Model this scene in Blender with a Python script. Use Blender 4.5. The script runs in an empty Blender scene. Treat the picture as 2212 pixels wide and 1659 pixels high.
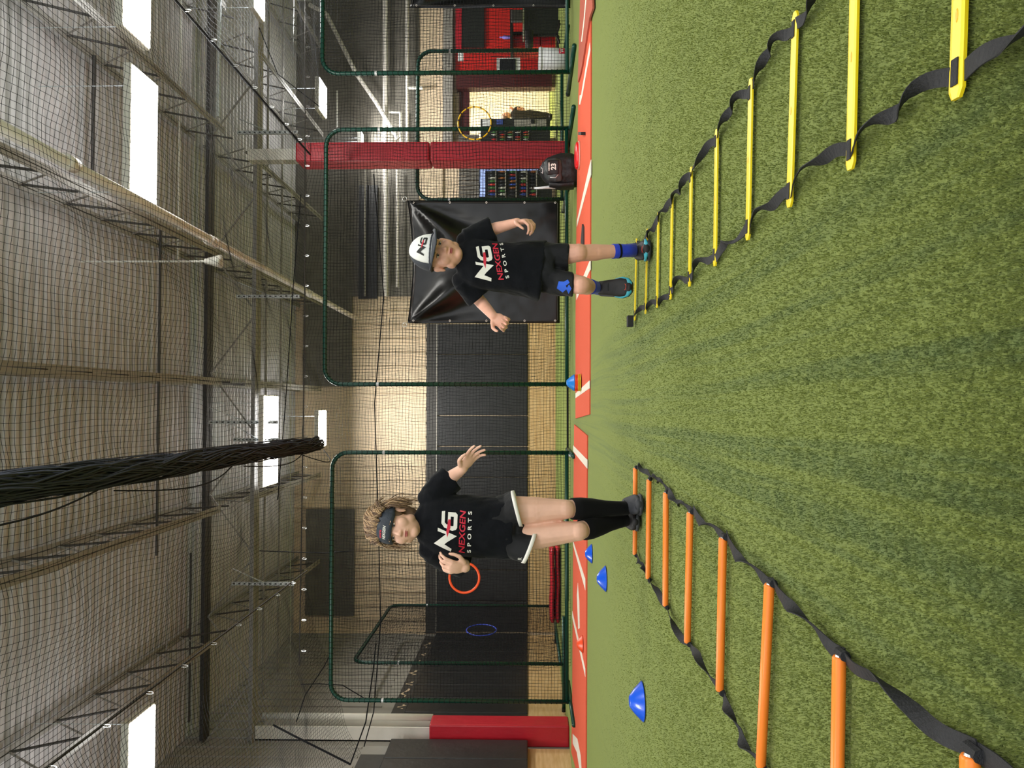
import bpy, bmesh, math, random
import numpy as np
from mathutils import Vector, Matrix, noise
from mathutils.bvhtree import BVHTree
random.seed(7); rng = np.random.default_rng(7)
C = bpy.context.scene.collection
PI = math.pi
# ------------------------------------------------------------------ camera
FPX = 1660.0; H = 0.6
YAW = math.atan((872-829.5)/FPX); PITCH = math.atan((1140-1106)/FPX)
F = Vector((math.sin(YAW)*math.cos(PITCH), math.cos(YAW)*math.cos(PITCH), math.sin(PITCH)))
R = Vector((math.cos(YAW), -math.sin(YAW), 0)); U = R.cross(F)
CAM = Vector((0, 0, H))
cd = bpy.data.cameras.new('camera'); cam = bpy.data.objects.new('camera', cd); C.objects.link(cam)
cd.sensor_fit = 'HORIZONTAL'; cd.sensor_width = 36; cd.lens = 36*FPX/2212
cd.clip_start = .05; cd.clip_end = 200
cam.matrix_world = Matrix.Translation(CAM) @ Matrix((tuple(-U), tuple(R), tuple(-F))).transposed().to_4x4()
bpy.context.scene.camera = cam
# ------------------------------------------------------------------ world and exposure
sc = bpy.context.scene
sc.view_settings.view_transform = 'Standard'; sc.view_settings.look = 'None'
sc.view_settings.exposure = 0.0; sc.view_settings.gamma = 1; sc.view_settings.use_curve_mapping = False
W = bpy.data.worlds.new('world'); sc.world = W; W.use_nodes = True
W.node_tree.nodes['Background'].inputs[0].default_value = (.93, .96, 1, 1)
W.node_tree.nodes['Background'].inputs[1].default_value = 1.5
def area(name, loc, sx, sy, power, col=(1, .98, .93), rot=(0, 0, 0)):
    l = bpy.data.lights.new(name, 'AREA'); l.shape = 'RECTANGLE'; l.size = sx; l.size_y = sy
    l.energy = power; l.color = col
    o = bpy.data.objects.new(name, l); C.objects.link(o); o.location = loc; o.rotation_euler = rot
    return o

# ------------------------------------------------------------------ pixel helpers: a pixel of the photograph to a point of the hall
def ray(x, y):
    return F*FPX + U*(1106-x) + R*(829.5-y)
def PY(x, y, Y):                 # point on the plane world Y
    r = ray(x, y); return CAM + r*(Y/r.y)
def PD(x, y, d):                 # point at distance d along the view axis
    return CAM + ray(x, y)*(d/FPX)
def PG(x, y, z=0.0):             # point on a horizontal plane
    r = ray(x, y); return CAM + r*((z-H)/r.z)

# ------------------------------------------------------------------ materials
def s2l(c):
    return tuple(((v/12.92) if v <= .04045 else ((v+.055)/1.055)**2.4) for v in [k/255 for k in c])
def mat(name, rgb, rough=.6, metal=0, var=0, vscale=8, bump=0, bscale=60, emit=None, estr=0, sheen=0, spec=.5, coat=0, stretch=(1, 1, 1), rgb2=None):
    m = bpy.data.materials.new(name); m.use_nodes = True; nt = m.node_tree; n = nt.nodes; l = nt.links
    b = n['Principled BSDF']; c = s2l(rgb)+(1,)
    b.inputs['Base Color'].default_value = c; b.inputs['Roughness'].default_value = rough
    b.inputs['Metallic'].default_value = metal; b.inputs['Specular IOR Level'].default_value = spec
    b.inputs['Sheen Weight'].default_value = sheen; b.inputs['Coat Weight'].default_value = coat
    tc = n.new('ShaderNodeTexCoord'); mp = n.new('ShaderNodeMapping'); mp.inputs['Scale'].default_value = stretch
    l.new(tc.outputs['Object'], mp.inputs[0])
    if var or rgb2:
        t = n.new('ShaderNodeTexNoise'); t.inputs['Scale'].default_value = vscale; t.inputs['Detail'].default_value = 5
        l.new(mp.outputs[0], t.inputs['Vector'])
        r = n.new('ShaderNodeValToRGB'); l.new(t.outputs['Fac'], r.inputs[0])
        r.color_ramp.elements[0].position = .3; r.color_ramp.elements[1].position = .7
        if rgb2: c1, c2 = s2l(rgb2), c[:3]
        else: c1, c2 = [v*(1-var) for v in c[:3]], [min(1, v*(1+var)) for v in c[:3]]
        r.color_ramp.elements[0].color = (*c1, 1); r.color_ramp.elements[1].color = (*c2, 1)
        l.new(r.outputs[0], b.inputs['Base Color'])
    if bump:
        t = n.new('ShaderNodeTexNoise'); t.inputs['Scale'].default_value = bscale; t.inputs['Detail'].default_value = 4
        l.new(mp.outputs[0], t.inputs['Vector'])
        bp = n.new('ShaderNodeBump'); bp.inputs['Strength'].default_value = bump; bp.inputs['Distance'].default_value = .02
        l.new(t.outputs['Fac'], bp.inputs['Height']); l.new(bp.outputs[0], b.inputs['Normal'])
    if emit:
        b.inputs['Emission Color'].default_value = (*s2l(emit), 1); b.inputs['Emission Strength'].default_value = estr
    return m
M = dict(
    deck=mat('roof_deck_metal', (200, 196, 195), .55, .0, var=.10, vscale=3),
    steel=mat('joist_steel', (156, 152, 145), .6, .1, var=.12, vscale=6),
    darksteel=mat('dark_and_shaded_steel', (74, 71, 68), .6, .2, var=.15),
    galv=mat('galvanised_steel', (206, 212, 214), .4, .25, var=.1, vscale=30),
    chrome=mat('bright_zinc', (225, 228, 228), .25, .9),
    white=mat('white_painted_steel', (228, 226, 218), .45, var=.03),
    pipe=mat('cream_painted_pipe', (234, 228, 222), .3, var=.05),
    siding=mat('beige_metal_siding', (224, 202, 172), .6, var=.08, vscale=4),
    greysiding=mat('grey_metal_siding', (158, 155, 149), .6, var=.06, vscale=4),
    darkwall=mat('dark_grey_wall', (112, 108, 100), .75, var=.15, vscale=5),
    black=mat('black_vinyl_pad', (36, 37, 39), .42, var=.2, vscale=6, bump=.25, bscale=9),
    rubber=mat('dark_rubber_sheet', (62, 60, 58), .6, var=.1),
    ply=mat('plywood', (222, 190, 140), .55, rgb2=(202, 163, 108), vscale=3.0, stretch=(1, 1, 9)),
    redpad=mat('red_vinyl_pad', (186, 32, 48), .38, var=.06, vscale=4, bump=.45, bscale=7, stretch=(1, 1, .6)),
    green=mat('dark_green_tube', (12, 66, 54), .32, .15, var=.12, vscale=30),
    gather=mat('dusty_black_netting', (62, 67, 80), .85, spec=.2),
    cord=mat('black_net_cord', (20, 22, 27), .8, spec=.25),
    litcord=mat('lit_net_cord', (96, 99, 106), .8, spec=.3),  # black cord, light falling on it put into the pale colour
    strap=mat('black_webbing', (32, 33, 36), .75, var=.25, vscale=40, bump=.3, bscale=300),
    yellow=mat('yellow_plastic', (240, 212, 24), .38, var=.03),
    orange=mat('orange_plastic', (255, 136, 44), .35, var=.04),
    clay=mat('red_clay_turf', (232, 98, 66), .9, var=.08, vscale=90, bump=.4, bscale=500),
    oldclay=mat('worn_brown_clay_turf', (188, 96, 76), .9, var=.1, vscale=90, bump=.4, bscale=500),
    line=mat('white_turf_line', (236, 228, 212), .85, var=.04, vscale=60),
    cone=mat('blue_plastic', (14, 92, 235), .3, coat=.3),
    cyan=mat('light_blue_plastic', (30, 130, 225), .35),
    cone_o=mat('orange_disc_plastic', (245, 84, 40), .35),
    cone_y=mat('yellow_disc_plastic', (225, 205, 40), .35),
    skin=mat('skin', (226, 170, 146), .5, var=.05, vscale=25, sheen=.1),
    skin2=mat('fair_skin', (228, 180, 156), .5, var=.04, vscale=25, sheen=.1),
    lip=mat('lip', (168, 84, 80), .45),
    eye=mat('eye_white', (225, 220, 212), .2), iris=mat('iris', (52, 48, 44), .2), brow=mat('brow_hair', (120, 92, 66), .8),
    shirt=mat('black_cotton', (9, 12, 18), .9, var=.15, vscale=20, spec=.2, sheen=.06, bump=.3, bscale=22),
    shorts=mat('black_polyester', (11, 13, 17), .7, var=.3, vscale=14, spec=.3, sheen=.05, bump=.3, bscale=20),
    sock=mat('black_sock', (7, 8, 10), .9, spec=.2, sheen=.04),
    bluesock=mat('royal_blue_sock', (22, 52, 178), .85, sheen=.2, bump=.3, bscale=200, stretch=(1, 1, .1)),
    blue=mat('royal_blue_patch', (28, 88, 205), .7),
    capwhite=mat('white_cap_fabric', (232, 233, 230), .7), capgrey=mat('charcoal_cap_fabric', (56, 60, 68), .75, var=.05),
    red=mat('red_print', (205, 26, 56), .6), print=mat('white_print', (232, 230, 222), .6), inkblack=mat('black_print', (18, 18, 20), .6),
    hair=mat('dark_blonde_hair', (170, 140, 106), .55, var=.35, vscale=30, stretch=(1, 1, .3)),
    hairdark=mat('brown_hair', (104, 80, 60), .6, var=.3, vscale=30),
    shoe=mat('black_mesh_shoe', (26, 24, 26), .6, var=.3, vscale=60), teal=mat('teal_rubber', (64, 170, 190), .5),
    sole=mat('dark_grey_sole', (56, 58, 62), .6), greyshoe=mat('charcoal_shoe', (52, 54, 60), .6, var=.2, vscale=40),
    coral=mat('coral_print', (220, 84, 66), .6),
    redwall=mat('red_painted_wall', (214, 34, 26), .55, var=.05), maroon=mat('maroon_panel', (74, 24, 26), .5, var=.08),
    darkpanel=mat('near_black_panel', (30, 34, 31), .5, var=.1), cream=mat('cream_wall', (238, 226, 198), .7),
    grey=mat('grey_box', (150, 146, 140), .5), banner=mat('white_bucket_plastic', (226, 228, 230), .5, var=.04),
    bag=mat('black_bag_nylon', (26, 27, 30), .5, var=.25, vscale=14, bump=.5, bscale=18),
    baggrey=mat('grey_bag_nylon', (62, 66, 68), .45, var=.15, vscale=10, bump=.4, bscale=16),
    tarp=mat('black_vinyl_tarp', (12, 13, 15), .3, spec=.45, var=.15, vscale=4, bump=.18, bscale=3),
    redplastic=mat('bright_red_plastic', (226, 20, 26), .3, coat=.3),
    hoop=mat('orange_hoop', (255, 98, 44), .35), hoopy=mat('yellow_hoop', (222, 176, 20), .35), hoopb=mat('blue_hoop', (52, 74, 190), .35),
    hoopd=mat('dark_hoop_band', (70, 52, 20), .4),
    lamp=mat('lit_lamp_lens', (255, 255, 255), .5, emit=(255, 252, 240), estr=14),
    screen=mat('lit_machine_panel', (50, 60, 90), .4, emit=(90, 130, 255), estr=.15),
    litpanel=mat('lit_cooler_panel', (170, 190, 240), .4, emit=(150, 175, 255), estr=.45),
    lav=mat('lavender_plastic', (150, 130, 225), .4), glassdark=mat('dark_glass', (20, 24, 28), .1),
    dark=mat('dark_clothing', (44, 44, 46), .8, var=.1),
)
for k, c in dict(bottle_green=(70, 120, 60), bottle_red=(180, 40, 36), bottle_white=(190, 190, 180), bottle_dark=(34, 38, 42), bottle_blue=(40, 70, 160), bottle_amber=(150, 90, 40)).items():
    M[k] = mat(k, c, .3)

def turf_material():
    m = bpy.data.materials.new('green_turf'); m.use_nodes = True; nt = m.node_tree; n = nt.nodes; l = nt.links
    b = n['Principled BSDF']; b.inputs['Roughness'].default_value = .85; b.inputs['Specular IOR Level'].default_value = .25
    b.inputs['Sheen Weight'].default_value = .45; b.inputs['Sheen Roughness'].default_value = .45; b.inputs['Sheen Tint'].default_value = (.86, 1, .45, 1)
    g = n.new('ShaderNodeNewGeometry')
    def math_(op, a, bb=None, cc=None):
        q = n.new('ShaderNodeMath'); q.operation = op
        for i, v in enumerate((a, bb, cc)):
            if v is None: continue
            if isinstance(v, (int, float)): q.inputs[i].default_value = v
            else: l.new(v, q.inputs[i])
        return q.outputs[0]
    s = n.new('ShaderNodeSeparateXYZ'); l.new(g.outputs['Position'], s.inputs[0])
    # wheel and drag marks run down the hall towards the gap between the clay mats
    wob = n.new('ShaderNodeTexNoise'); wob.inputs['Scale'].default_value = .35; wob.inputs['Detail'].default_value = 1; l.new(g.outputs['Position'], wob.inputs['Vector'])
    xx = math_('ADD', s.outputs['X'], math_('MULTIPLY', wob.outputs['Fac'], .12))
    cx = n.new('ShaderNodeCombineXYZ'); l.new(math_('MULTIPLY', xx, 13), cx.inputs[0]); l.new(math_('MULTIPLY', s.outputs['Y'], .16), cx.inputs[1])
    t = n.new('ShaderNodeTexNoise'); t.inputs['Scale'].default_value = 1; t.inputs['Detail'].default_value = 4; t.inputs['Roughness'].default_value = .65
    l.new(cx.outputs[0], t.inputs['Vector'])
    r = n.new('ShaderNodeMapRange'); r.interpolation_type = 'SMOOTHSTEP'; r.inputs[1].default_value = .44; r.inputs[2].default_value = .62; l.new(t.outputs['Fac'], r.inputs[0])
    aw = n.new('ShaderNodeMapRange'); aw.interpolation_type = 'SMOOTHSTEP'; aw.inputs[1].default_value = .62; aw.inputs[2].default_value = .30; aw.inputs[3].default_value = .22
    l.new(math_('ABSOLUTE', s.outputs['X']), aw.inputs[0])
    far = n.new('ShaderNodeMapRange'); far.inputs[1].default_value = 10.6; far.inputs[2].default_value = 9.4; l.new(s.outputs['Y'], far.inputs[0])
    rough = n.new('ShaderNodeTexNoise'); rough.inputs['Scale'].default_value = 25; rough.inputs['Detail'].default_value = 4; l.new(g.outputs['Position'], rough.inputs['Vector'])
    rr = n.new('ShaderNodeMapRange'); rr.inputs[1].default_value = .3; rr.inputs[2].default_value = .6; l.new(rough.outputs['Fac'], rr.inputs[0])
    mask = math_('MULTIPLY', math_('MULTIPLY', math_('MULTIPLY', r.outputs[0], aw.outputs[0]), far.outputs[0]), math_('MULTIPLY_ADD', rr.outputs[0], .5, .5))
    # fine blade speckle
    f = n.new('ShaderNodeTexNoise'); f.inputs['Scale'].default_value = 130; f.inputs['Detail'].default_value = 6; f.inputs['Roughness'].default_value = .75
    l.new(g.outputs['Position'], f.inputs['Vector'])
    cr = n.new('ShaderNodeValToRGB'); l.new(f.outputs['Fac'], cr.inputs[0])
    e = cr.color_ramp.elements; e[0].position = .3; e[1].position = .72
    e[0].color = (*s2l((82, 98, 34)), 1); e[1].color = (*s2l((148, 156, 76)), 1)
    w = cr.color_ramp.elements.new(.5); w.color = (*s2l((117, 130, 54)), 1)
    mx = n.new('ShaderNodeMix'); mx.data_type = 'RGBA'; mx.blend_type = 'MIX'
    l.new(math_('MULTIPLY', mask, .72), mx.inputs['Factor']); l.new(cr.outputs[0], mx.inputs['A']); mx.inputs['B'].default_value = (*s2l((66, 90, 52)), 1)
    l.new(mx.outputs['Result'], b.inputs['Base Color'])
    bp = n.new('ShaderNodeBump'); bp.inputs['Strength'].default_value = .7; bp.inputs['Distance'].default_value = .01
    l.new(f.outputs['Fac'], bp.inputs['Height']); l.new(bp.outputs[0], b.inputs['Normal'])
    return m
M['turf'] = turf_material()

# ------------------------------------------------------------------ mesh building
def tag(o, label=None, cat=None, group=None, kind=None):
    if label: o['label'] = label
    if cat: o['category'] = cat
    if group: o['group'] = group
    if kind: o['kind'] = kind
    return o
def link(name, me, m, parent=None, smooth=False):
    if m is not None: me.materials.append(M[m] if isinstance(m, str) else m)
    if smooth: me.shade_smooth()
    o = bpy.data.objects.new(name, me); C.objects.link(o)
    if parent is not None: adopt(o, parent)
    return o
def wloc(p):
    v = Vector((0, 0, 0))
    while p is not None:
        v += p.location; p = p.parent
    return v
def adopt(o, p):
    o.parent = p
    if p.type == 'EMPTY': o.matrix_parent_inverse = Matrix.Translation(-p.location)
def thing(name, loc, label, cat, group=None, kind=None):
    o = bpy.data.objects.new(name, None); C.objects.link(o); o.location = loc; o.empty_display_size = .1
    return tag(o, label, cat, group, kind)
def copy_tree(o, delta, label=None):
    c = o.copy(); C.objects.link(c); c.location = Vector(o.location)+Vector(delta)
    if label: c['label'] = label
    for ch in list(o.children):
        d = ch.copy(); C.objects.link(d); d.parent = c; d.matrix_parent_inverse = ch.matrix_parent_inverse
        for g in ch.children:
            e = g.copy(); C.objects.link(e); e.parent = d
    return c
class MB:
    def __init__(s): s.v = []; s.f = []
    def add(s, vs, fs):
        b = len(s.v); s.v += [tuple(v) for v in vs]; s.f += [tuple(i+b for i in f) for f in fs]; return s
    def box(s, a, b):                    # axis-aligned, by two corners
        x0, x1 = sorted((a[0], b[0])); y0, y1 = sorted((a[1], b[1])); z0, z1 = sorted((a[2], b[2]))
        return s.add([(x, y, z) for z in (z0, z1) for y in (y0, y1) for x in (x0, x1)],
                     [(0, 2, 3, 1), (4, 5, 7, 6), (0, 1, 5, 4), (2, 6, 7, 3), (0, 4, 6, 2), (1, 3, 7, 5)])
    def bar(s, p, q, w, h, up=(0, 0, 1)):  # rectangular bar from p to q
        p, q = Vector(p), Vector(q); d = (q-p).normalized(); up = Vector(up)
        a = d.cross(up)
        if a.length < 1e-4: a = d.cross(Vector((1, 0, 0)))
        a.normalize(); b = a.cross(d).normalized(); vs = []
        for c in (p, q):
            for i, j in ((-1, -1), (1, -1), (1, 1), (-1, 1)): vs.append(c+a*(i*w/2)+b*(j*h/2))
        return s.add(vs, [(3, 2, 1, 0), (4, 5, 6, 7), (0, 1, 5, 4), (1, 2, 6, 5), (2, 3, 7, 6), (3, 0, 4, 7)])
    def tube(s, pts, r, n=8, closed=False, cap=True):
        pts = [Vector(p) for p in pts]; N = len(pts); rs = r if hasattr(r, '__len__') else [r]*N
        rings = []; prev = None
        for i, p in enumerate(pts):
            a = pts[(i-1) % N] if (closed or i > 0) else pts[i]; b = pts[(i+1) % N] if (closed or i < N-1) else pts[i]
            t = (b-a).normalized()
            if prev is None:
                u = t.cross(Vector((0, 0, 1)))
                if u.length < 1e-3: u = t.cross(Vector((1, 0, 0)))
            else: u = prev - t*prev.dot(t)
            u.normalize(); prev = u; w = t.cross(u)
            rings.append([p+(u*math.cos(2*PI*k/n)+w*math.sin(2*PI*k/n))*rs[i] for k in range(n)])
        vs = [v for rg in rings for v in rg]; fs = []
        for i in range(N if closed else N-1):
            j = (i+1) % N
            for k in range(n): fs.append((i*n+k, i*n+(k+1) % n, j*n+(k+1) % n, j*n+k))
        if not closed and cap: fs += [tuple(range(n))[::-1], tuple((N-1)*n+k for k in range(n))]
        return s.add(vs, fs)
    def loft(s, rings, n=20):            # rings: (centre, half width, half depth, across vector, depth vector)
        vs = []
        for c, rx, ry, ax, ay in rings:
            c = Vector(c); ax = Vector(ax); ay = Vector(ay)
            for k in range(n):
                t = 2*PI*k/n; ct, st = math.cos(t), math.sin(t)
                e = .85
                vs.append(c+ax*(rx*math.copysign(abs(ct)**e, ct))+ay*(ry*math.copysign(abs(st)**e, st)))
        fs = []
        for i in range(len(rings)-1):
            for k in range(n): fs.append((i*n+k, i*n+(k+1) % n, (i+1)*n+(k+1) % n, (i+1)*n+k))
        fs += [tuple(range(n))[::-1], tuple((len(rings)-1)*n+k for k in range(n))]
        return s.add(vs, fs)
    def ell(s, c, ax, ay, az, nu=16, nv=10):   # ellipsoid with axis vectors
        c = Vector(c); ax, ay, az = Vector(ax), Vector(ay), Vector(az); vs = [c+az]
        for i in range(1, nv):
            ph = PI*i/nv
            for k in range(nu):
                t = 2*PI*k/nu; vs.append(c+az*math.cos(ph)+(ax*math.cos(t)+ay*math.sin(t))*math.sin(ph))
        vs.append(c-az); fs = []; last = len(vs)-1
        for k in range(nu): fs.append((0, 1+k, 1+(k+1) % nu)); fs.append((last, last-nu+(k+1) % nu, last-nu+k))
        for i in range(nv-2):
            for k in range(nu):
                a = 1+i*nu+k; b = 1+i*nu+(k+1) % nu; fs.append((a, a+nu, b+nu, b))
        return s.add(vs, fs)
    def ball(s, c, r): return s.ell(c, (r, 0, 0), (0, r, 0), (0, 0, r), 12, 8)
    def cap(s, p, q, r0, r1=None):       # tapered limb with round ends
        r1 = r0 if r1 is None else r1
        s.ball(p, r0); s.ball(q, r1)
        return s.tube([p, q], [r0, r1], 14)
    def mesh(s, name='mesh'):
        me = bpy.data.meshes.new(name); me.from_pydata(s.v, [], s.f); me.validate(); me.update(); return me
    def build(s, name, m, parent=None, smooth=False): return link(name, s.mesh(name), m, parent, smooth)
def bevel(o, w=.01, seg=2):
    md = o.modifiers.new('bevel', 'BEVEL'); md.width = w; md.segments = seg; md.limit_method = 'ANGLE'; return o
def remesh(mb, vox, smooth=6, factor=.5):
    me = mb.mesh(); o = bpy.data.objects.new('tmp', me); C.objects.link(o)
    r = o.modifiers.new('r', 'REMESH'); r.mode = 'VOXEL'; r.voxel_size = vox
    if smooth:
        q = o.modifiers.new('s', 'SMOOTH'); q.factor = factor; q.iterations = smooth
    dg = bpy.context.evaluated_depsgraph_get(); dg.update()
    out = bpy.data.meshes.new_from_object(o.evaluated_get(dg)); bpy.data.objects.remove(o); out.materials.clear()
    return out
def recalc(me):
    bm = bmesh.new(); bm.from_mesh(me); bmesh.ops.recalc_face_normals(bm, faces=bm.faces); bm.to_mesh(me); bm.free(); return me
# strands of netting: the points of a grid joined by thin three-sided cords, as arrays
def strands(lines, r):
    V = []; Fc = []; base = 0
    for L in lines:
        L = np.asarray(L, float); n = len(L)
        t = np.gradient(L, axis=0); t /= np.linalg.norm(t, axis=1)[:, None]+1e-9
        ref = np.array([0, 0, 1.]) if abs(t[:, 2]).mean() < .8 else np.array([0, 1., 0])
        u = np.cross(t, ref); u /= np.linalg.norm(u, axis=1)[:, None]+1e-9; w = np.cross(t, u)
        ring = np.stack([L+r*(math.cos(a)*u+math.sin(a)*w) for a in (0, 2.094, 4.189)], 1).reshape(-1, 3)
        V.append(ring); i = np.arange(n-1)[:, None]*3+base
        for k in range(3):
            Fc.append(np.concatenate([i+k, i+(k+1) % 3, i+3+(k+1) % 3, i+3+k], 1))
        base += 3*n
    V = np.concatenate(V); Fc = np.concatenate(Fc)
    me = bpy.data.meshes.new('net'); me.vertices.add(len(V)); me.vertices.foreach_set('co', V.ravel())
    me.loops.add(Fc.size); me.loops.foreach_set('vertex_index', Fc.ravel().astype(np.int32))
    me.polygons.add(len(Fc)); me.polygons.foreach_set('loop_start', (np.arange(len(Fc))*4).astype(np.int32))
    me.update(calc_edges=True); return me
def net_mesh(fn, nu, nv, r, su=None, sv=None):
    """fn(u, v) with arrays in 0..1 gives points; nu by nv cords"""
    su = su or max(6, nv//4); sv = sv or max(6, nu//4); lines = []
    for i in range(nu+1):
        v = np.linspace(0, 1, su+1); lines.append(fn(np.full_like(v, i/nu), v))
    for j in range(nv+1):
        u = np.linspace(0, 1, sv+1); lines.append(fn(u, np.full_like(u, j/nv)))
    return strands(lines, r)
def wave(x, y, seed, s=1.0):
    return (np.sin(x*2.1*s+seed)+.6*np.sin(x*4.7*s+y*1.3*s+seed*2.3)+.6*np.sin(y*3.1*s-x*.9*s+seed*1.7)+.35*np.sin(y*7.3*s+x*5.1*s+seed))/2.5

# ================================================================== THE SETTING
XL, XR, YB, ZD = -4.95, 12.0, 16.6, 5.65
tag(MB().box((XL-.2, -3, -.1), (XR, 26, 0)).build('floor', 'turf'), 'green artificial turf floor with dark drag marks', kind='structure')
# roof deck: trapezoid ribs that run across the hall
v = []; f = []; y = -3.0; prof = []
while y < YB+.3:
    prof += [(y, 0), (y+.045, 0), (y+.06, .045), (y+.135, .045)]; y += .152
for (yy, zz) in prof: v += [(XL-.2, yy, ZD+zz), (XR, yy, ZD+zz)]
f = [(2*i, 2*i+1, 2*i+3, 2*i+2) for i in range(len(prof)-1)]
tag(MB().add(v, f).box((XL-.2, -3, ZD+.06), (XR, YB+.3, ZD+.12)).build('ceiling', 'deck'), 'ribbed metal roof deck', kind='structure')
# left wall with its pads, plywood and siding
wl = MB().box((XL-.2, -3, 0), (XL, YB+.2, ZD))
wall_left = tag(wl.build('wall_left', 'greysiding'), 'grey metal side wall', kind='structure')
def panels(parent, a0, a1, step, make, name, m, bev=.012):
    n = max(1, round((a1-a0)/step)); out = []
    for i in range(n):
        s0, s1 = a0+(a1-a0)*i/n, a0+(a1-a0)*(i+1)/n
        o = make(s0+.006, s1-.006).build(name, m, parent); bevel(o, bev); out.append(o)
    return out
for (a, b, th) in ((5.0, 11.12, .15), (11.7, YB-.06, .05)):
    panels(wall_left, a, b, .61, lambda s0, s1: MB().box((XL, s0, .6), (XL+th, s1, 2.56)), 'wall_pad', 'black', .015)
    panels(wall_left, a, b, 2.44, lambda s0, s1: MB().box((XL, s0, 0), (XL+.02, s1, .6)), 'plywood_sheet', 'ply', .003)
MB().box((XL, 5, 2.57), (XL+.015, 10.9, 2.95)).build('rubber_sheet', 'rubber', wall_left)
MB().box((XL, 12.2, 2.57), (XL+.015, YB-.2, 2.78)).build('rubber_sheet', 'rubber', wall_left)
for i in range(7):   # torn pale scraps along the top of the pads
    y0 = 12.5+i*.52; q = MB(); K_ = 7; z0 = 2.60+.10*random.random(); L = .2+.25*random.random()
    up_ = [(XL+.02, y0+L*k/K_, z0+.04*random.random()+(.07 if k in (2, 3) else 0)) for k in range(K_)]
    q.add(up_+[(p[0], p[1], p[2]-.015-.05*random.random()) for p in up_], [(k, k+1, k+1+K_, k+K_) for k in range(K_-1)])
    q.build('torn_edge', 'siding', wall_left)
ribs = MB()
for i in range(40):
    y0 = 4.8+i*.30; ribs.box((XL, y0, 2.98), (XL+.02, y0+.05, ZD))
tag(ribs.build('siding_ribs', 'greysiding', wall_left), kind='stuff')
# back wall, with the lit doorway at the right
dL, dR = PY(1100, 298, YB).x, PY(1100, 189, YB).x; dTop = PY(1012, 250, YB).z
wb = MB().box((XL, YB, 0), (dL, YB+.2, ZD)).box((dR, YB, 0), (XR, YB+.2, ZD)).box((dL, YB, dTop), (dR, YB+.2, ZD))
wall_back = tag(wb.build('wall_back', 'siding'), 'tan metal end wall behind the netting', kind='structure')
sx = PY(1000, 700, YB).x        # the padded stretch ends behind the tarp
panels(wall_back, XL+.06, sx, .665, lambda s0, s1: MB().box((s0, YB-.05, .6), (s1, YB, 2.56)), 'wall_pad', 'black', .015)
panels(wall_back, XL+.06, sx+1.2, 2.44, lambda s0, s1: MB().box((s0, YB-.02, 0), (s1, YB, .6)), 'plywood_sheet', 'ply', .003)
MB().box((XL+.02, YB-.03, 2.57), (sx, YB, 2.79)).build('rubber_sheet', 'rubber', wall_back)
MB().box((XL+.06, YB-.06, 2.555), (sx, YB-.02, 2.575)).build('trim_strip', 'steel', wall_back)
q = MB(); x0 = XL
while x0 < sx+.3: q.box((x0, YB-.03, 2.8), (x0+.06, YB, ZD)); x0 += .3
tag(q.build('siding_ribs', 'siding', wall_back), kind='stuff')
def prect(xa, xb, ya, yb, Y, t=.06):     # box whose front covers a pixel rectangle on the plane Y
    a = PY((xa+xb)/2, yb, Y); b = PY((xa+xb)/2, ya, Y); zt = PY(xa, (ya+yb)/2, Y).z; zb = PY(xb, (ya+yb)/2, Y).z
    return MB().box((a.x, Y, zb), (b.x, Y+t, zt))
prect(640, 905, -60, 640, YB-.08, .06).build('upper_wall_sheet', 'darkwall', wall_back)
prect(655, 760, 600, 835, YB-.09, .05).build('dark_upper_panel', 'darkwall', wall_back)
prect(660, 765, 1100, 1330, YB-.09, .05).build('dark_upper_panel', 'darkwall', wall_back)
prect(775, 815, 400, 645, YB-.16, .06).build('black_vent_band', 'black', wall_back)
prect(905, 957, -60, 430, YB-.06, .05).build('tan_wall_sheet', 'siding', wall_back)
prect(957, 978, -60, 310, YB-.25, .2).build('grey_bulkhead', 'grey', wall_back)
prect(992, 1014, 186, 300, YB-.05, .04).build('door_header', 'maroon', wall_back)
prect(985, 1192, 158, 188, YB-.3, .25).build('maroon_panel', 'maroon', wall_back)
prect(984, 1180, -80, 157, YB-.12, .1).build('red_wall_sheet', 'redwall', wall_back)
prect(996, 1046, -20, 102, YB-.2, .07).build('black_wall_board', 'darkpanel', wall_back)
prect(984, 997, -20, 105, YB-.22, .08).build('red_trim_board', 'redpad', wall_back)
prect(1132, 1206, -40, 76, YB-1.6, .05).build('dark_counter_front', 'darkpanel', wall_back)
prect(1129, 1132, -40, 80, YB-1.62, .3).build('counter_edge', 'print', wall_back)
q = MB(); 
for i in range(14):
    a = prect(991, 1034, 291+i*10, 299+i*10, YB-.16, .05); q.add(a.v, a.f)
q.build('roller_shutter', 'darkwall', wall_back)
tag(MB().box((XR-.2, -3, 0), (XR, 26, ZD)).build('wall_right', 'greysiding'), 'grey metal side wall', kind='structure')
# the lit room behind the doorway
q = MB().box((dL-1.5, 21.5, 0), (dR+2.5, 21.6, 3)).box((dL-1.6, YB+.2, 0), (dL-1.5, 21.6, 3)).box((dR+2.5, YB+.2, 0), (dR+2.6, 21.6, 3)).box((dL-1.6, YB+.2, 3), (dR+2.6, 21.6, 3.1))
tag(q.build('wall_far_room', 'cream'), 'cream walls of the lit room beyond the doorway', kind='structure')
area('far_room_lamp', ((dL+dR)/2+.6, 19.5, 2.9), 2, 2, 330, (1, .95, .86))

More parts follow.
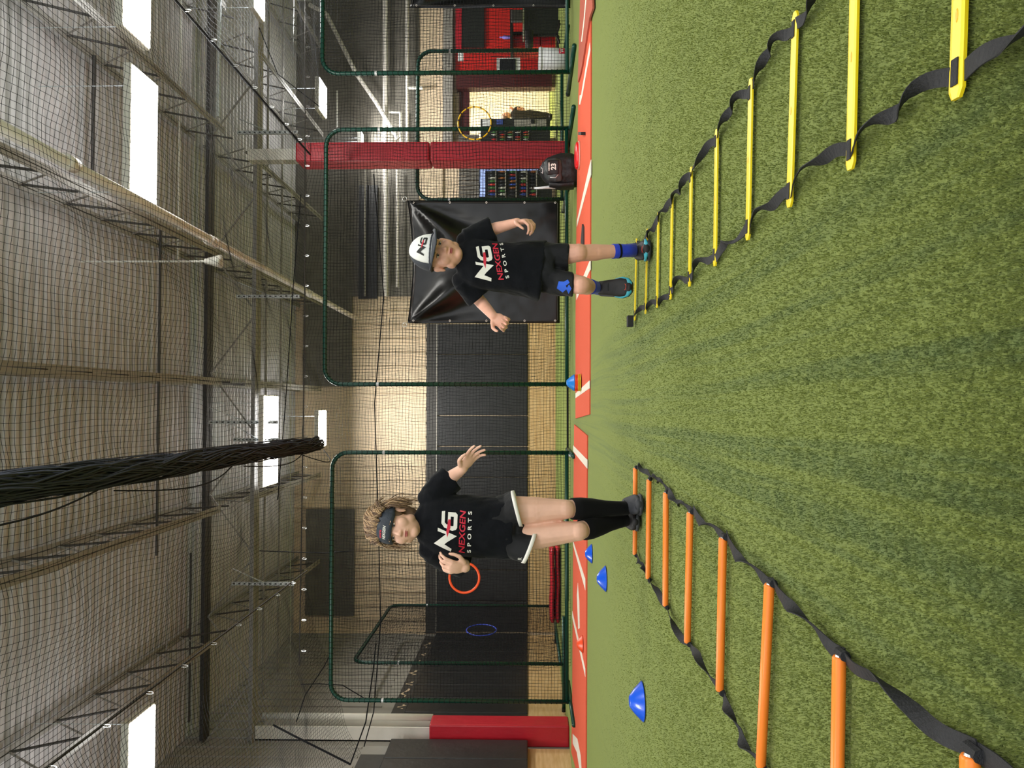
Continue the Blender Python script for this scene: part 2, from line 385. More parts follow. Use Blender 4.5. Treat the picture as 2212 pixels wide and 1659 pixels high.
# ------------------------------------------------------------------ roof steel
ZT, ZBt, GY = 5.55, 5.0, 11.35
JX = [-.413*4.4*k-.12 for k in (-5, -4, -3, -2, -1, 0, 1, 2)]
JX = [-.071*-4.4+1.82*k for k in (-2, -1, 0, 1, 2, 3, 4)]
def joist(X, y0, y1, label, first=None):
    t = thing('roof_joist', (X, y0, ZT), label, 'joist', 'open web roof joists')
    for z, nm in ((ZT, 'top_chord'), (ZBt, 'bottom_chord')):
        e = .0 if nm == 'top_chord' else .28
        for s in (-1, 1):
            MB().bar((X+s*.028, y0+e, z), (X+s*.028, y1-e, z), .045, .008).bar((X+s*.012, y0+e, z+.02), (X+s*.012, y1-e, z+.02), .006, .045).build(nm, 'steel', t)
    n = int((y1-y0)/.36); webs = []
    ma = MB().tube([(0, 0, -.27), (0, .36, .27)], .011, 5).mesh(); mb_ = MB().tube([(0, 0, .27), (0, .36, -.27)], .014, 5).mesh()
    ma.materials.append(M['steel']); mb_.materials.append(M['darksteel'])  # every other bar darker: its shadow side put into the colour
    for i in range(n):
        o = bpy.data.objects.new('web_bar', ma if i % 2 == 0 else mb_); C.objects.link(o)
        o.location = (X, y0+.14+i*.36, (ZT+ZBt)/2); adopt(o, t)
    return t
names = ['at the far left', 'second from the left', 'third from the left', 'middle', 'carrying the cream pipe', 'beside the bright lamps', 'at the far right']
for i, X in enumerate(JX):
    joist(X, 2.5, GY-.1, 'grey open web roof joist of the near bay, %s' % names[i])
    joist(X, GY+.25, YB-.02, 'grey open web roof joist of the far bay, %s' % names[i])
g = thing('roof_girder', (0, GY, 5), 'deep grey steel girder truss across the hall on the columns', 'girder')
for z, nm in ((5.34, 'top_chord'), (4.62, 'bottom_chord')):
    for s in (-1, 1):
        MB().bar((XL, GY+s*.06, z), (XR-.3, GY+s*.06, z), .10, .012).bar((XL, GY+s*.02, z+.04), (XR-.3, GY+s*.02, z+.04), .012, .09).build(nm, 'darksteel' if z > 5 else 'steel', g)
wa = MB().bar((0, 0, -.34), (.9, 0, .34), .022, .022).mesh(); wa.materials.append(M['steel'])
wc = MB().bar((0, 0, .34), (.9, 0, -.34), .022, .022).mesh(); wc.materials.append(M['steel'])
x0 = XL; i = 0
while x0 < XR-1.2:
    o = bpy.data.objects.new('web_bar', wa if i % 2 else wc); C.objects.link(o); o.location = (x0, GY, 4.98); adopt(o, g); x0 += .9; i += 1
for (x, ya, yb, Z, lab, r, m) in ((335, 480, 1200, 5.52, 'thin dark conduit across the joists nearest the camera', .018, 'darksteel'),
        (410, 1195, 1560, 5.50, 'short dark conduit above the orange ladder side', .016, 'darksteel'),
        (182, 120, 380, 5.52, 'dark conduit behind the long bright lamp', .02, 'darksteel'),
        (374, -60, 560, 5.44, 'pale conduit running past the long bright lamp', .016, 'white'),
        (460, -60, 253, 4.9, 'silver strut ending at the joist by the red column', .03, 'galv'),
        (360, 1150, 1500, 5.50, 'pale conduit over the left netting', .014, 'steel')):
    Yc = (Z-H)*FPX/(1140-x); a = PY(x, yb, Yc); b = PY(x, ya, Yc)
    tag(MB().tube([(a.x, Yc, Z), (b.x, Yc, Z)], r, 8).build('conduit', m), lab, 'conduit')
for (xx, Yc, Z, lab) in ((0, 14.2, 5.2, 'pale conduit high in the far bay'), (0, 13.1, 5.1, 'second pale conduit high in the far bay nearer the girder')):
    tag(MB().tube([(XL, Yc, Z), (8, Yc, Z)], .02, 6).build('conduit', 'steel'), lab, 'conduit')
# cream drain pipe
pa = PD(-330, 100, 3.2); pz = 4.2
Pp = lambda x, y: (lambda r: CAM+r*((pz-H)/r.z))(ray(x, y))
t = thing('drain_pipe', Pp(240, 400), 'long cream pipe slung under a roof joist', 'pipe')
p0 = Pp(240, 403); p1 = Pp(768, 687); dd = (p1-p0).normalized(); p00 = p0-dd*5
if p1.y > YB-.05: p1 = p0+dd*((YB-.1-p0.y)/dd.y)
MB().tube([p00, p1], .050, 16).build('pipe_run', 'pipe', t, True)
for x, y in ((455, 520), (463, 524), (150, 352), (668, 634)):
    c = Pp(x, y); MB().tube([c-dd*.07, c+dd*.07], .061, 16).build('coupling', 'pipe', t, True)
c = Pp(447, 555)
t = thing('hanging_lamp', c, 'white dome lamp hanging below the cream pipe', 'lamp')
MB().tube([c+Vector((-.05, 0, .02)), c+Vector((-.05, 0, -.10)), c+Vector((-.05, 0, -.16))], [.03, .06, .075], 16).build('shade', 'white', t, True)
MB().tube([c+Vector((-.05, 0, .02)), c+Vector((-.05, 0, ZD-pz))], .012, 6).build('stem', 'white', t)

# ------------------------------------------------------------------ ceiling lamps
def lamp(x0, y0, Z, w, d, label, power, Yfix=None):
    r = ray(x0, y0); c = CAM+r*((Z-H)/r.z)      # near right corner
    t = thing('ceiling_lamp', (c.x-w/2, c.y+d/2, Z), label, 'lamp', 'high bay ceiling lamps')
    a = Vector((c.x-w, c.y, Z)); b = Vector((c.x, c.y+d, Z))
    MB().box((a.x, a.y, Z), (b.x, b.y, Z+.012)).build('lens', 'lamp', t)
    bevel(MB().box((a.x-.02, a.y-.02, Z+.013), (b.x+.02, b.y+.02, Z+.09)).build('housing', 'white', t), .01)
    for s in (a.x+.1, b.x-.1): MB().tube([(s, (a.y+b.y)/2, Z+.09), (s, (a.y+b.y)/2, ZT)], .005, 5).build('hanger', 'galv', t)
    area('lamp_light', ((a.x+b.x)/2, (a.y+b.y)/2, Z-.02), w, d, power)
    area('ceiling_fill', ((a.x+b.x)/2, (a.y+b.y)/2, Z+.10), w, d, power*CEIL_FILL, (.95, .97, 1), (PI, 0, 0))  # added fill light above the housing, brightens the roof deck
LZ = 4.45; CEIL_FILL = .11
lamp(288, 140, LZ, 1.28, .50, 'long bright ceiling lamp above the yellow ladder', 75)
lamp(272, -175, LZ, 1.02, .50, 'bright ceiling lamp cut by the edge beyond the long one', 75)
lamp(282, 1566, LZ, 1.28, .50, 'bright ceiling lamp above the orange ladder at the edge', 75)
lamp(572, 856, LZ, 1.32, .62, 'bright ceiling lamp behind the gathered net roll', 75)
lamp(690, 888, LZ, .66, .5, 'small bright lamp deep in the hall behind the gathered net roll', 190)
lamp(691, 167, LZ, .58, .5, 'small bright lamp deep in the hall by the tall green screen', 170)
lamp(552, -75, LZ, .60, .4, 'small bright lamp glimpsed through the side netting', 60)
lamp(781, 284, 4.1, .28, .2, 'tiny bright lamp beside the red padded column', 60)
for i, (X, Y) in enumerate(((-3.2, 3.6), (.6, 3.6), (4.2, 3.6), (-3.2, -.5), (.6, -.5), (4.2, -.5))):  # rows out of view, added to light the hall
    t = thing('ceiling_lamp', (X, Y, LZ), 'added unseen ceiling lamp overhead %s' % ['left front', 'mid front', 'right front', 'left', 'middle', 'right', 'left rear', 'right rear'][i], 'lamp', 'high bay ceiling lamps')
    MB().box((X-.64, Y-.25, LZ), (X+.64, Y+.25, LZ+.012)).build('lens', 'lamp', t)
    MB().box((X-.66, Y-.27, LZ+.013), (X+.66, Y+.27, LZ+.09)).build('housing', 'white', t)
    area('lamp_light', (X, Y, LZ-.02), 1.28, .5, 46)
    area('ceiling_fill', (X, Y, LZ+.1), 1.28, .5, 75*CEIL_FILL, (.95, .97, 1), (PI, 0, 0))  # same added fill for the roof deck

# ------------------------------------------------------------------ columns
CY = 10.75
def pad(x0, x1, y0, y1, z0, z1, parent, m='redpad'):
    mb = MB().box((x0, y0, z0), (x1, y1, z1)); o = mb.build('pad', m, parent); bevel(o, .025, 3); return o
xa, xb = PY(1100, 345, CY).x, PY(1100, 304, CY).x
t = thing('padded_column', ((xa+xb)/2, CY+.15, 0), 'tall white column wrapped in red vinyl padding beside the backpack', 'column')
tp = PY(638, 330, CY).z; mid = PY(928, 330, CY).z
pad(xa, xb, CY, CY+.42, .02, mid-.006, t); pad(xa, xb, CY, CY+.42, mid+.006, tp, t)
MB().box((xa+.05, CY+.10, 0), (xb-.06, CY+.30, ZBt-.38)).build('post', 'white', t)
CY2 = 11.2
xa, xb = XL, PY(1100, 1567, CY2).x
t = thing('padded_column', (xa+.15, CY2+.2, 0), 'white wall column with a red vinyl pad around its foot', 'column')
tp = PY(927, 1580, CY2).z
pad(xa, xb, CY2, CY2+.36, .0, tp, t)
xc = PY(800, 1571, CY2+.15).x; xd = PY(800, 1556, CY2+.15).x
MB().box((XL, CY2+.15, tp), (xc, CY2+.18, ZBt-.39)).box((XL, CY2+.15, tp), (XL+.02, CY2+.6, ZBt-.39)).box((XL+.02, CY2+.55, tp), (xc, CY2+.58, ZBt-.39)).build('flange', 'white', t)
MB().tube([(xc+.03, CY2+.45, tp), (xc+.03, CY2+.45, ZBt-.4)], .05, 12).build('downpipe', 'white', t, True)

# ------------------------------------------------------------------ netting overhead
ZN = 3.6; YN0, YN1 = 2.2, 10.3
XNL, XNR = -2.28, 3.45
def topnet(u, v):
    X = XNL+(XNR-XNL)*u; Y = YN0+(YN1-YN0)*v
    e = np.clip(np.minimum(u, 1-u)*6, 0, 1)*np.clip((1-v)*8, 0, 1)
    X2 = X+.05*wave(Y, X, 1.3)*e; Y2 = Y+.07*wave(X, Y, 4.1)*e
    Z = ZN-.16*np.sin(PI*u)**.8*(.6+.4*np.sin(Y*1.2))*e+.07*wave(X*1.6, Y*1.6, 2.2)*e
    return np.stack([X2, Y2, Z], 1)
tag(link('overhead_net', net_mesh(topnet, 127, 180, .0016, 60, 44), 'cord'), 'black square mesh net stretched overhead between the two cables', 'net')
def sidenet(u, v):   # from the left cable out and down to the left wall
    Y = 3.2+(10.35-3.2)*v; X = XNL+(XL+.25-XNL)*u
    Z = ZN-(.25+.55*np.clip((Y-8.6)/2, 0, 1))*u**1.4-.25*np.sin(PI*u)*(.5+.5*np.sin(Y*1.7))+.05*wave(X*2, Y*2, 7)
    return np.stack([X+.05*wave(Y, X, 8), Y+.06*wave(X, Y, 3)+.15*u, Z], 1)
tag(link('side_net', net_mesh(sidenet, 56, 150, .0018, 50, 24), 'cord'), 'black net hung loosely from the cable out to the left wall', 'net')
def rightnet(u, v):
    Y = 3.0+(10.4-3.0)*v; X = XNR+4.6*u
    Z = ZN-.10*np.sin(PI*u)*(1+.5*np.sin(Y*2.2))-.35*u+.06*wave(X*2, Y*2, 5)
    return np.stack([X+.06*wave(Y, X, 2), Y+.08*wave(X, Y, 6), Z], 1)
tag(link('side_net', net_mesh(rightnet, 102, 165, .0018, 50, 30), 'litcord'), 'black net tinted pale for lamplight, slung beyond the right cable', 'net')
def backnet(u, v):   # curtain behind the screens
    X = -3.6+(8.2+3.6)*u; z = 3.72*(1-v)
    sag = .09*np.sin(u*PI*11)**2*np.clip(1-v*6, 0, 1)
    return np.stack([X+.06*wave(z*2, X, 2)*np.clip(v*3, 0, 1), 10.62+.10*wave(X*2.2, z*1.2, 1)*np.clip(v*4, 0, 1), z-sag+.012], 1)
tag(link('curtain_net', net_mesh(backnet, 250, 80, .0019, 24, 90), 'cord'), 'black net curtain hanging to the turf behind the green screens', 'net')
def backnet2(u, v):
    X = 1.2+(8.0-1.2)*u; z = 3.9*(1-v)
    return np.stack([X+.05*wave(z*2, X, 5), 12.6+.12*wave(X*1.7, z*1.4, 9), z+.012], 1)
tag(link('curtain_net', net_mesh(backnet2, 130, 76, .0016, 24, 60), 'cord'), 'second black net curtain nearer the red lobby', 'net')
def backnet3(u, v):
    X = -3.9+(1.0+3.9)*u; z = 4.3*(1-v)
    return np.stack([X+.06*wave(z*2, X, 3), 13.4+.14*wave(X*1.9, z*1.1, 4), z+.012], 1)
tag(link('curtain_net', net_mesh(backnet3, 100, 84, .0016, 24, 50), 'cord'), 'black net curtain in front of the padded end wall', 'net')
# gathered roll of netting under the middle of the roof
lines = []
for k in range(150):
    a = rng.uniform(0, 2*PI); rr = .085*math.sqrt(rng.uniform(0.2, 1)); ph = rng.uniform(0, 6); yy = np.linspace(2.0, 10.5, 46)
    xx = -.47-.012*(yy-4)+rr*np.cos(a+np.sin(yy*1.7+ph))*(1+.25*np.sin(yy*3+ph)); zz = 3.50-.02*np.sin(yy*.9)+rr*1.1*np.sin(a+np.sin(yy*1.7+ph))-.03*np.abs(np.sin(yy*2.4+ph))
    lines.append(np.stack([xx, yy, zz], 1))
t = thing('gathered_net', (-.47, 6, 3.5), 'thick roll of gathered black netting hanging under the roof', 'net')
o = link('net_folds', strands(lines, .0075), 'gather', t)
pts = [(-.47-.012*(y-4), y, 3.50-.02*math.sin(y*.9)) for y in np.linspace(2.0, 10.5, 40)]
MB().tube(pts, [.07*(1+.12*math.sin(i*1.9)) for i in range(40)], 10).build('net_core', 'gather', t, True)
MB().tube([(-.38-.012*(y-4), y, 3.62) for y in np.linspace(2, 10.5, 12)], .005, 5).build('cable', 'darksteel', t)
for k, (ya, yb, off) in enumerate(((3, 5, .1), (5.2, 7.3, .13), (7.6, 9.6, .1), (9.6, 10.6, .2))):
    MB().tube([(-.58-off*.6*math.sin(PI*s)-.012*(ya-4), ya+(yb-ya)*s, 3.42-off*math.sin(PI*s)) for s in np.linspace(0, 1, 14)], .006, 5).build('stray_cord', 'cord', t)
# cables
def cable(pts, label, r=.006, m='darksteel'): return tag(MB().tube(pts, r, 6).build('cable', m), label, 'cable')
cable([(XNL, y, ZN+.015-.0) for y in (1.8, 6, 10.5)], 'dark cable carrying the left edge of the overhead net', .009)
cable([(XNR, y, ZN+.015) for y in (1.8, 6, 10.5)], 'dark cable carrying the right edge of the overhead net', .012, 'cord')
cable([(-3.6, 10.6, 3.74), (1, 10.6, 3.70), (8.3, 10.6, 3.74)], 'dark cable across the hall above the green screens', .009)
cable([(-4.6, 10.75, 3.9), (1, 10.75, 3.95), (8.3, 10.75, 3.92)], 'thin silver wire across the hall above the green screens', .004, 'chrome')
rp = [(XL+.3, 10.5, 2.82), (-4.2, 10.55, 2.7), (-3, 10.6, 2.62), (-1.6, 10.6, 2.66), (0, 10.6, 2.72), (1.5, 10.6, 2.6), (3.2, 10.6, 2.75)]
tag(MB().tube(rp, .008, 6).build('net_rope', 'cord'), 'black rope hem drooping across the net curtain', 'rope')
rp = [PY(590, 1566, 10.45), PY(640, 1592, 10.4), PY(700, 1622, 10.2), PY(757, 1651, 10.0)]
tag(MB().tube(rp, .014, 6).build('net_rope', 'cord'), 'thick black rope slanting down to the net corner by the left wall', 'rope')
rp = [PY(757, 1651, 10.0), PY(790, 1560, 10.3), PY(806, 1450, 10.6), PY(812, 1390, 10.8)]
tag(MB().tube(rp, .009, 6).build('net_rope', 'cord'), 'black hem rope sagging from the net corner behind the screen', 'rope')
for i, (pp, lab) in enumerate((([(560, 1190), (700, 1195), (760, 1190)], 'dark cord hanging behind the girl'), ([(600, 1080), (617, 870), (635, 600), (650, 420)], 'dark cord looping above the screens'),
        ([(640, 1560), (660, 1500), (700, 1440), (720, 1400)], 'black cord drooping at the left screen'), ([(560, 60), (600, 160), (690, 230)], 'black cord by the small lamp'), ([(790, 1510), (740, 1480), (690, 1477), (650, 1478)], 'black cord pulled along the left screen top'))):
    tag(MB().tube([PY(x, y, 10.55-.04*i) for x, y in pp], .007, 5).build('loose_rope', 'cord'), lab, 'rope')
# snap hooks that carry the nets
cb = thing('snap_hook', (0, 0, 0), 'small silver snap hook holding the net to its cable', 'hook', 'snap hooks along the net cables')
loop = [(.010*math.cos(a), 0, .032*math.sin(a)-.028) for a in np.linspace(0, 2*PI, 14)[:-1]]
MB().tube(loop, .0032, 5, closed=True).build('ring', 'chrome', cb)
spots = [(XNL, y, ZN+.01) for y in np.arange(4.2, 10.4, .62)]+[(XNR, y, ZN+.01) for y in np.arange(4.4, 10.4, .55)]+[(x, 10.6, 3.71) for x in np.arange(-3.4, 8, .42)]+[(-.40-.012*(y-4), y, 3.61) for y in np.arange(4.5, 10, .75)]
kinds = [('snap hooks on the left cable', 'small silver snap hook on the cable at the orange ladder side')]*10+[('snap hooks on the right cable', 'small silver snap hook on the cable at the red column side')]*11+[('snap hooks on the cross cable', 'small silver snap hook on the cable above the green screens')]*28+[('snap hooks on the net roll', 'small silver snap hook on the gathered net roll')]*99
for i, sp in enumerate(spots):
    if i == 0: cb.location = sp; c_ = cb
    else: c_ = copy_tree(cb, Vector(sp)-Vector(cb.location))
    c_['group'], c_['label'] = kinds[i]
for ch in cb.children: ch.matrix_parent_inverse = Matrix.Identity(4)
for o in bpy.data.objects:
    if o.name.startswith('ring') and o.parent: o.matrix_parent_inverse = Matrix.Identity(4)
# perforated struts that hang from the girder
def strut(x0, x1, y, label):
    Y = 11.20; a = PY(x0, y, Y); b = PY(x1, y, Y)
    t = thing('hanging_strut', (a.x, Y, b.z), label, 'strut')
    n = 12; hz = (a.z-b.z)
    MB().box((a.x-.022, Y, b.z), (a.x+.022, Y+.004, a.z)).box((a.x-.024, Y, b.z), (a.x-.02, Y+.04, a.z)).box((a.x+.02, Y, b.z), (a.x+.024, Y+.04, a.z)).build('channel', 'galv', t)
    q = MB()
    for k in range(n): zc = b.z+hz*(k+.5)/n; q.box((a.x-.008, Y-.003, zc-.014), (a.x+.008, Y+.001, zc+.014))
    tag(q.build('slots', 'inkblack', t), kind='stuff')
    MB().bar((a.x, Y+.02, b.z+hz*.45), (a.x+.22, Y+.02, a.z), .03, .008).build('brace', 'galv', t)
strut(512, 643, 286, 'perforated silver strut hanging beside the red column top')
strut(510, 647, 640, 'perforated silver strut hanging near the end of the cream pipe')
strut(504, 602, 950, 'perforated silver strut hanging over the gathered net roll')
strut(500, 635, 1261, 'perforated silver strut hanging at the left cable')
strut(450, 600, 912, 'slim strut crossing the bright lamp behind the net roll')
# pipes along the dark upper wall at the right
def wallpipe(pts, r, label, m='pipe', Y=YB-.35):
    tag(MB().tube([PY(x, y, Y) for x, y in pts], r, 8).build('wall_pipe', m), label, 'pipe')
wallpipe([(832, -60), (833, 640)], .055, 'thick pale pipe running level along the dark upper wall')
wallpipe([(879, -60), (880, 320)], .035, 'pale pipe running level just above the tan wall')
wallpipe([(757, 330), (788, 345), (788, 640)], .02, 'slim pipe bordering the black vent band', 'steel')
wallpipe([(858, 360), (858, 620)], .028, 'pipe running level behind the red column and tarp')
wallpipe([(668, 10), (705, 30), (770, 160), (812, 220), (860, 300)], .045, 'pale pipe slanting down the dark upper wall', 'pipe', YB-.6)
wallpipe([(840, 242), (865, 243), (866, 310)], .03, 'short cream elbow pipe right of the red column', 'white')
wallpipe([(880, 190), (913, 190)], .035, 'stub of cream pipe above the tan wall', 'white')
wallpipe([(728, 196), (728, 275)], .018, 'slim bright pipe near the small lamp', 'white')
wallpipe([(640, 1), (672, 2)], .01, 'thin bright tube at the upper edge', 'white')

# ------------------------------------------------------------------ green batting screens
def rrect(w, h, rad, n=6):
    pts = [(0, 0, 0)]
    for cx, cz, a0 in ((rad, h-rad, PI), (w-rad, h-rad, PI/2)):
        for k in range(n+1):
            a = a0-(PI/2)*k/n; pts.append((cx+rad*math.cos(a), 0, cz+rad*math.sin(a)))
    pts.append((w, 0, 0)); return [Vector(p) for p in pts]
def screen(org, dirx, w, h, label, rt=.028, rad=.22, cell=.045, sag=.05, feet=True, netr=.0024, cut=None):
    org = Vector(org); dx = Vector(dirx).normalized(); dn = dx.cross(Vector((0, 0, 1)))
    T = lambda p: org+dx*p[0]+Vector((0, 0, p[2]))+dn*p[1]
    t = thing('net_screen', org, label, 'screen')
    P0 = [T((p[0], 0, p[2]+rt)) for p in rrect(w, h-rt, rad)]
    MB().tube(P0, rt, 12).build('frame_tube', 'green', t, True)
    MB().tube([T((0, 0, rt+.05)), T((w, 0, rt+.05))], rt*.9, 10).build('bottom_rail', 'green', t, True)
    nu, nv = int(w/cell), int(h/cell); sd = org.x*3+org.y
    def fn(u, v):
        e = np.sin(PI*np.clip(u, 0, 1))**.5*np.sin(PI*np.clip(v, 0, 1))**.5
        X = .02+(w-.04)*u+.04*wave(v*6, u*3, sd)*e; Z = .07+(h-.09)*v-.03*e+.03*wave(u*6, v*3, sd+2)*e
        Yy = sag*e*(1+.6*wave(u*5, v*4, sd+1))
        return org[None, :]*0+np.stack([org.x+dx.x*X+dn.x*Yy, org.y+dx.y*X+dn.y*Yy, org.z+Z], 1) if False else np.stack([org.x+dx.x*X+dn.x*Yy, org.y+dx.y*X+dn.y*Yy, org.z+Z], 1)
    o = link('net', net_mesh(fn, nu, nv, netr, 24, 24), 'cord', t)
    q = MB(); L = 0; acc = 0
    for a, b in zip(P0[:-1], P0[1:]):      # cord wound round the tube
        seg = (b-a).length; n = max(1, int(seg/.07)); d = (b-a).normalized()
        for k in range(n):
            c = a+(b-a)*((k+.5)/n); s1 = d.cross(dn).normalized()
            q.tube([c+dn*(rt+.003)*math.cos(al)+s1*(rt+.003)*math.sin(al)+d*.012*math.cos(al) for al in np.linspace(0, 2*PI, 8)[:-1]], .004, 3, closed=True)
    tag(q.build('lacing', 'cord', t), kind='stuff')
    for zc in (h*.78,):
        for xx in (0, w): MB().tube([T((xx, 0, zc)), T((xx, 0, zc+.03))], rt+.002, 10).build('collar', 'galv', t)
    if feet:
        for xx in (0, w):
            a, b = T((xx, -.75, rt)), T((xx, .75, rt))
            fo = MB().tube([a, b], rt, 10).build('foot', 'green', t, True)
            MB().tube([a-dn*.0, a+dn*.06], rt+.004, 10).build('rubber_cap', 'inkblack', fo)
    return t
def screen_px(xtop, xbot, yl, yr, Yd, label, **k):
    a = PY(xbot, yl, Yd); b = PY(xbot, yr, Yd); top = PY(xtop, (yl+yr)/2, Yd).z
    return screen((a.x, Yd, 0), (1, 0, 0), b.x-a.x, top, label, **k)
screen_px(716, 1232, 1516, 978, 10.35, 'large green framed net screen behind the girl')
screen_px(703, 1238, 830, 277, 10.25, 'large green framed net screen behind the boy')
screen_px(698, 1238, 155, -420, 10.1, 'large green framed net screen at the lobby side, cut by the edge')
screen_px(902, 1227, 430, 108, 11.6, 'smaller green framed net screen behind the red column')
screen((-4.14, 12.35, 0), (0, 1, 0), 3.5, 3.4, 'green framed net screen standing edgeways along the left wall', feet=True)

# black vinyl backstops
def tarp(x0, x1, y0, y1, Y, label, seed):
    t = thing('vinyl_backstop', PY(x1, (y0+y1)/2, Y), label, 'tarp'); n = 40
    A = [PY(x0, y1, Y), PY(x0, y0, Y), PY(x1, y0, Y), PY(x1, y1, Y)]   # tl tr br bl
    vs = []; fs = []
    for j in range(n+1):
        for i in range(n+1):
            u, v = i/n, j/n; p = (A[0]*(1-u)+A[1]*u)*(1-v)+(A[3]*(1-u)+A[2]*u)*v
            p = p.copy(); p.z -= .07*math.sin(PI*u)*(1-v)**2
            d = 0                       # tension folds run in from the top corners
            for (cu, cv, a0, sg) in ((0, 0, .85, 1), (1, 0, PI-.72, 1)):
                r = math.hypot(u-cu, v-cv); a = math.atan2(v-cv, u-cu)
                d += .13*math.exp(-((a-a0)/.24)**2)*max(0, math.sin(min(1, r/.62)*PI))*sg
                d -= .06*math.exp(-((a-a0-.4*(1 if cu == 0 else -1))/.2)**2)*max(0, math.sin(min(1, r/.6)*PI))
            d += .012*noise.noise(Vector((u*5+seed, v*5, 0)))+.005*noise.noise(Vector((u*16, v*16, seed)))
            vs.append(p-Vector((0, d, 0)))
    for j in range(n):
        for i in range(n): a = j*(n+1)+i; fs.append((a, a+n+1, a+n+2, a+1))
    o = MB().add(vs, fs).build('sheet', 'tarp', t, True); md = o.modifiers.new('s', 'SOLIDIFY'); md.thickness = .006
    for e0, e1 in ((A[0], A[1]), (A[1], A[2]), (A[3], A[2]), (A[0], A[3])):
        inn = (sum(A, Vector())/4)
        MB().tube([(e0*(1-s)+e1*s)+((inn-(e0*(1-s)+e1*s)).normalized()*.035)+Vector((0, -.012, -.07*math.sin(PI*s)*(1 if e0 is A[0] and e1 is A[1] else 0))) for s in np.linspace(.01, .99, 10)], .0035, 4).build('seam', 'darksteel', t)
    for ex in (0, 1):
        for v in (.04, .28, .52, .77, .97):
            p = A[0]*(1-v)+A[3]*v if ex == 0 else A[1]*(1-v)+A[2]*v
            c = p+Vector((.03*(1 if ex == 0 else -1), -.01, 0))
            MB().tube([c+Vector((.011*math.cos(a), 0, .011*math.sin(a))) for a in np.linspace(0, 2*PI, 10)[:-1]], .004, 5, closed=True).build('grommet', 'pipe', t)
tarp(880, 1209, 433, 698, 10.10, 'black vinyl backstop sheet with grommets hanging behind the boy', 1)
tarp(886, 1232, -300, 17, 10.4, 'black vinyl backstop sheet at the lobby side, cut by the edge', 5)
for (x, y, lab) in ((874, 430, 'zinc ring at the column side upper corner of the boy backstop'), (874, 702, 'zinc ring at the open side upper corner of the boy backstop')):
    c = PY(x, y, 10.10)
    tag(MB().tube([c+Vector((.03*math.cos(a), 0, .03*math.sin(a))) for a in np.linspace(0, 2*PI, 12)[:-1]], .004, 5, closed=True).build('hanging_ring', 'chrome', None, True), lab, 'ring')

# ------------------------------------------------------------------ clay mats with batter box lines
def slab(pix, z0, z1, m, parent=None, name='mat_sheet'):
    pts = [PG(x, y, z1) for x, y in pix]; n = len(pts)
    vs = [(p.x, p.y, z0) for p in pts]+[(p.x, p.y, z1) for p in pts]
    me = MB().add(vs, [tuple(range(n))[::-1], tuple(range(n, 2*n))]+[(i, (i+1) % n, (i+1) % n+n, i+n) for i in range(n)]).mesh()
    return link(name, recalc(me), m, parent)
def claymat(pix, lines, label, m='clay', z=.012):
    c = PG(*pix[0]); t = thing('clay_mat', (c.x, c.y, 0), label, 'mat')
    slab(pix, .0 if z < .02 else .0125, z, m, t)
    for L in lines: slab(L, z-.004, z+.003, 'line', t, 'painted_line')
    return t
claymat([(1243, 904), (1273, 895), (1274, 700), (1275, 400), (1276, 200), (1276, -120), (1262, -120), (1249, 210), (1245, 500), (1243, 700)],
        [[(1243, 850), (1243, 860), (1273, 839), (1273, 822)], [(1276, 345), (1276, 378), (1246, 490), (1246, 478)], [(1275, 560), (1275, 582), (1245, 648), (1245, 633)],
         [(1274, 92), (1275, 108), (1258, 206), (1253, 226), (1251, 226), (1252, 206), (1255, 205)]],
        'long orange-red clay turf mat with white lines on the boy side')
claymat([(1240, 917), (1268, 941), (1267, 1100), (1266, 1400), (1265, 1740), (1234, 1625), (1236, 1500), (1238, 1150)],
        [[(1238, 962), (1238, 975), (1268, 1012), (1268, 993)], [(1238, 1168), (1238, 1178), (1264, 1275), (1264, 1250), (1262, 1245)], [(1248, 1259), (1246, 1286), (1249, 1359), (1252, 1357), (1251, 1300)],
         [(1236, 1320), (1236, 1334), (1264, 1462), (1264, 1445), (1252, 1390)], [(1237, 1585), (1237, 1606), (1246, 1625), (1252, 1665), (1256, 1665), (1254, 1632), (1247, 1596)]],
        'long orange-red clay turf mat with white lines on the girl side')
claymat([(1278, -40), (1280, 18), (1273, 38), (1268, 70), (1257, 142), (1252, 165), (1248, 178), (1250, 100), (1254, -40)],
        [[(1268, -40), (1270, -40), (1262, 48), (1257, 90), (1255, 90), (1260, 48)]], 'older brownish clay turf mat lying askew on the orange one', 'oldclay', .03)
q = slab([(1257, 484), (1254, 526), (1259, 528), (1259, 490)], .014, .03, 'rubber', None, 'rubber_wedge')
tag(q, 'thin dark rubber wedge lying on the orange mat behind the boy', 'wedge')
q = slab([(1249, 285), (1255, 285), (1255, 292), (1249, 292)], .014, .06, 'inkblack', None, 'rubber_block'); tag(q, 'small black rubber block on the orange mat by the column', 'block')
# red throw-down base by the bag
a = PG(1253, 297, .015); b = PG(1253, 358, .015)
t = thing('base_plate', (a+b)/2, 'bright red rubber base with a white underside beside the backpack', 'base')
mb = MB().loft([(((a+b)/2+Vector((0, .12, z))), (a-b).length/2*s, .12*s, (1, 0, 0), (0, 1, 0)) for z, s in ((.0, .98), (.010, 1))], 28); mb.build('underside', 'line', t)
mb = MB().loft([(((a+b)/2+Vector((0, .14, .015+z))), (a-b).length/2*s, .11*s, (1, 0, 0), (0, 1, .08)) for z, s in ((.0, .95), (.018, .97), (.03, .8))], 28); mb.build('top_plate', 'redplastic', t, True)

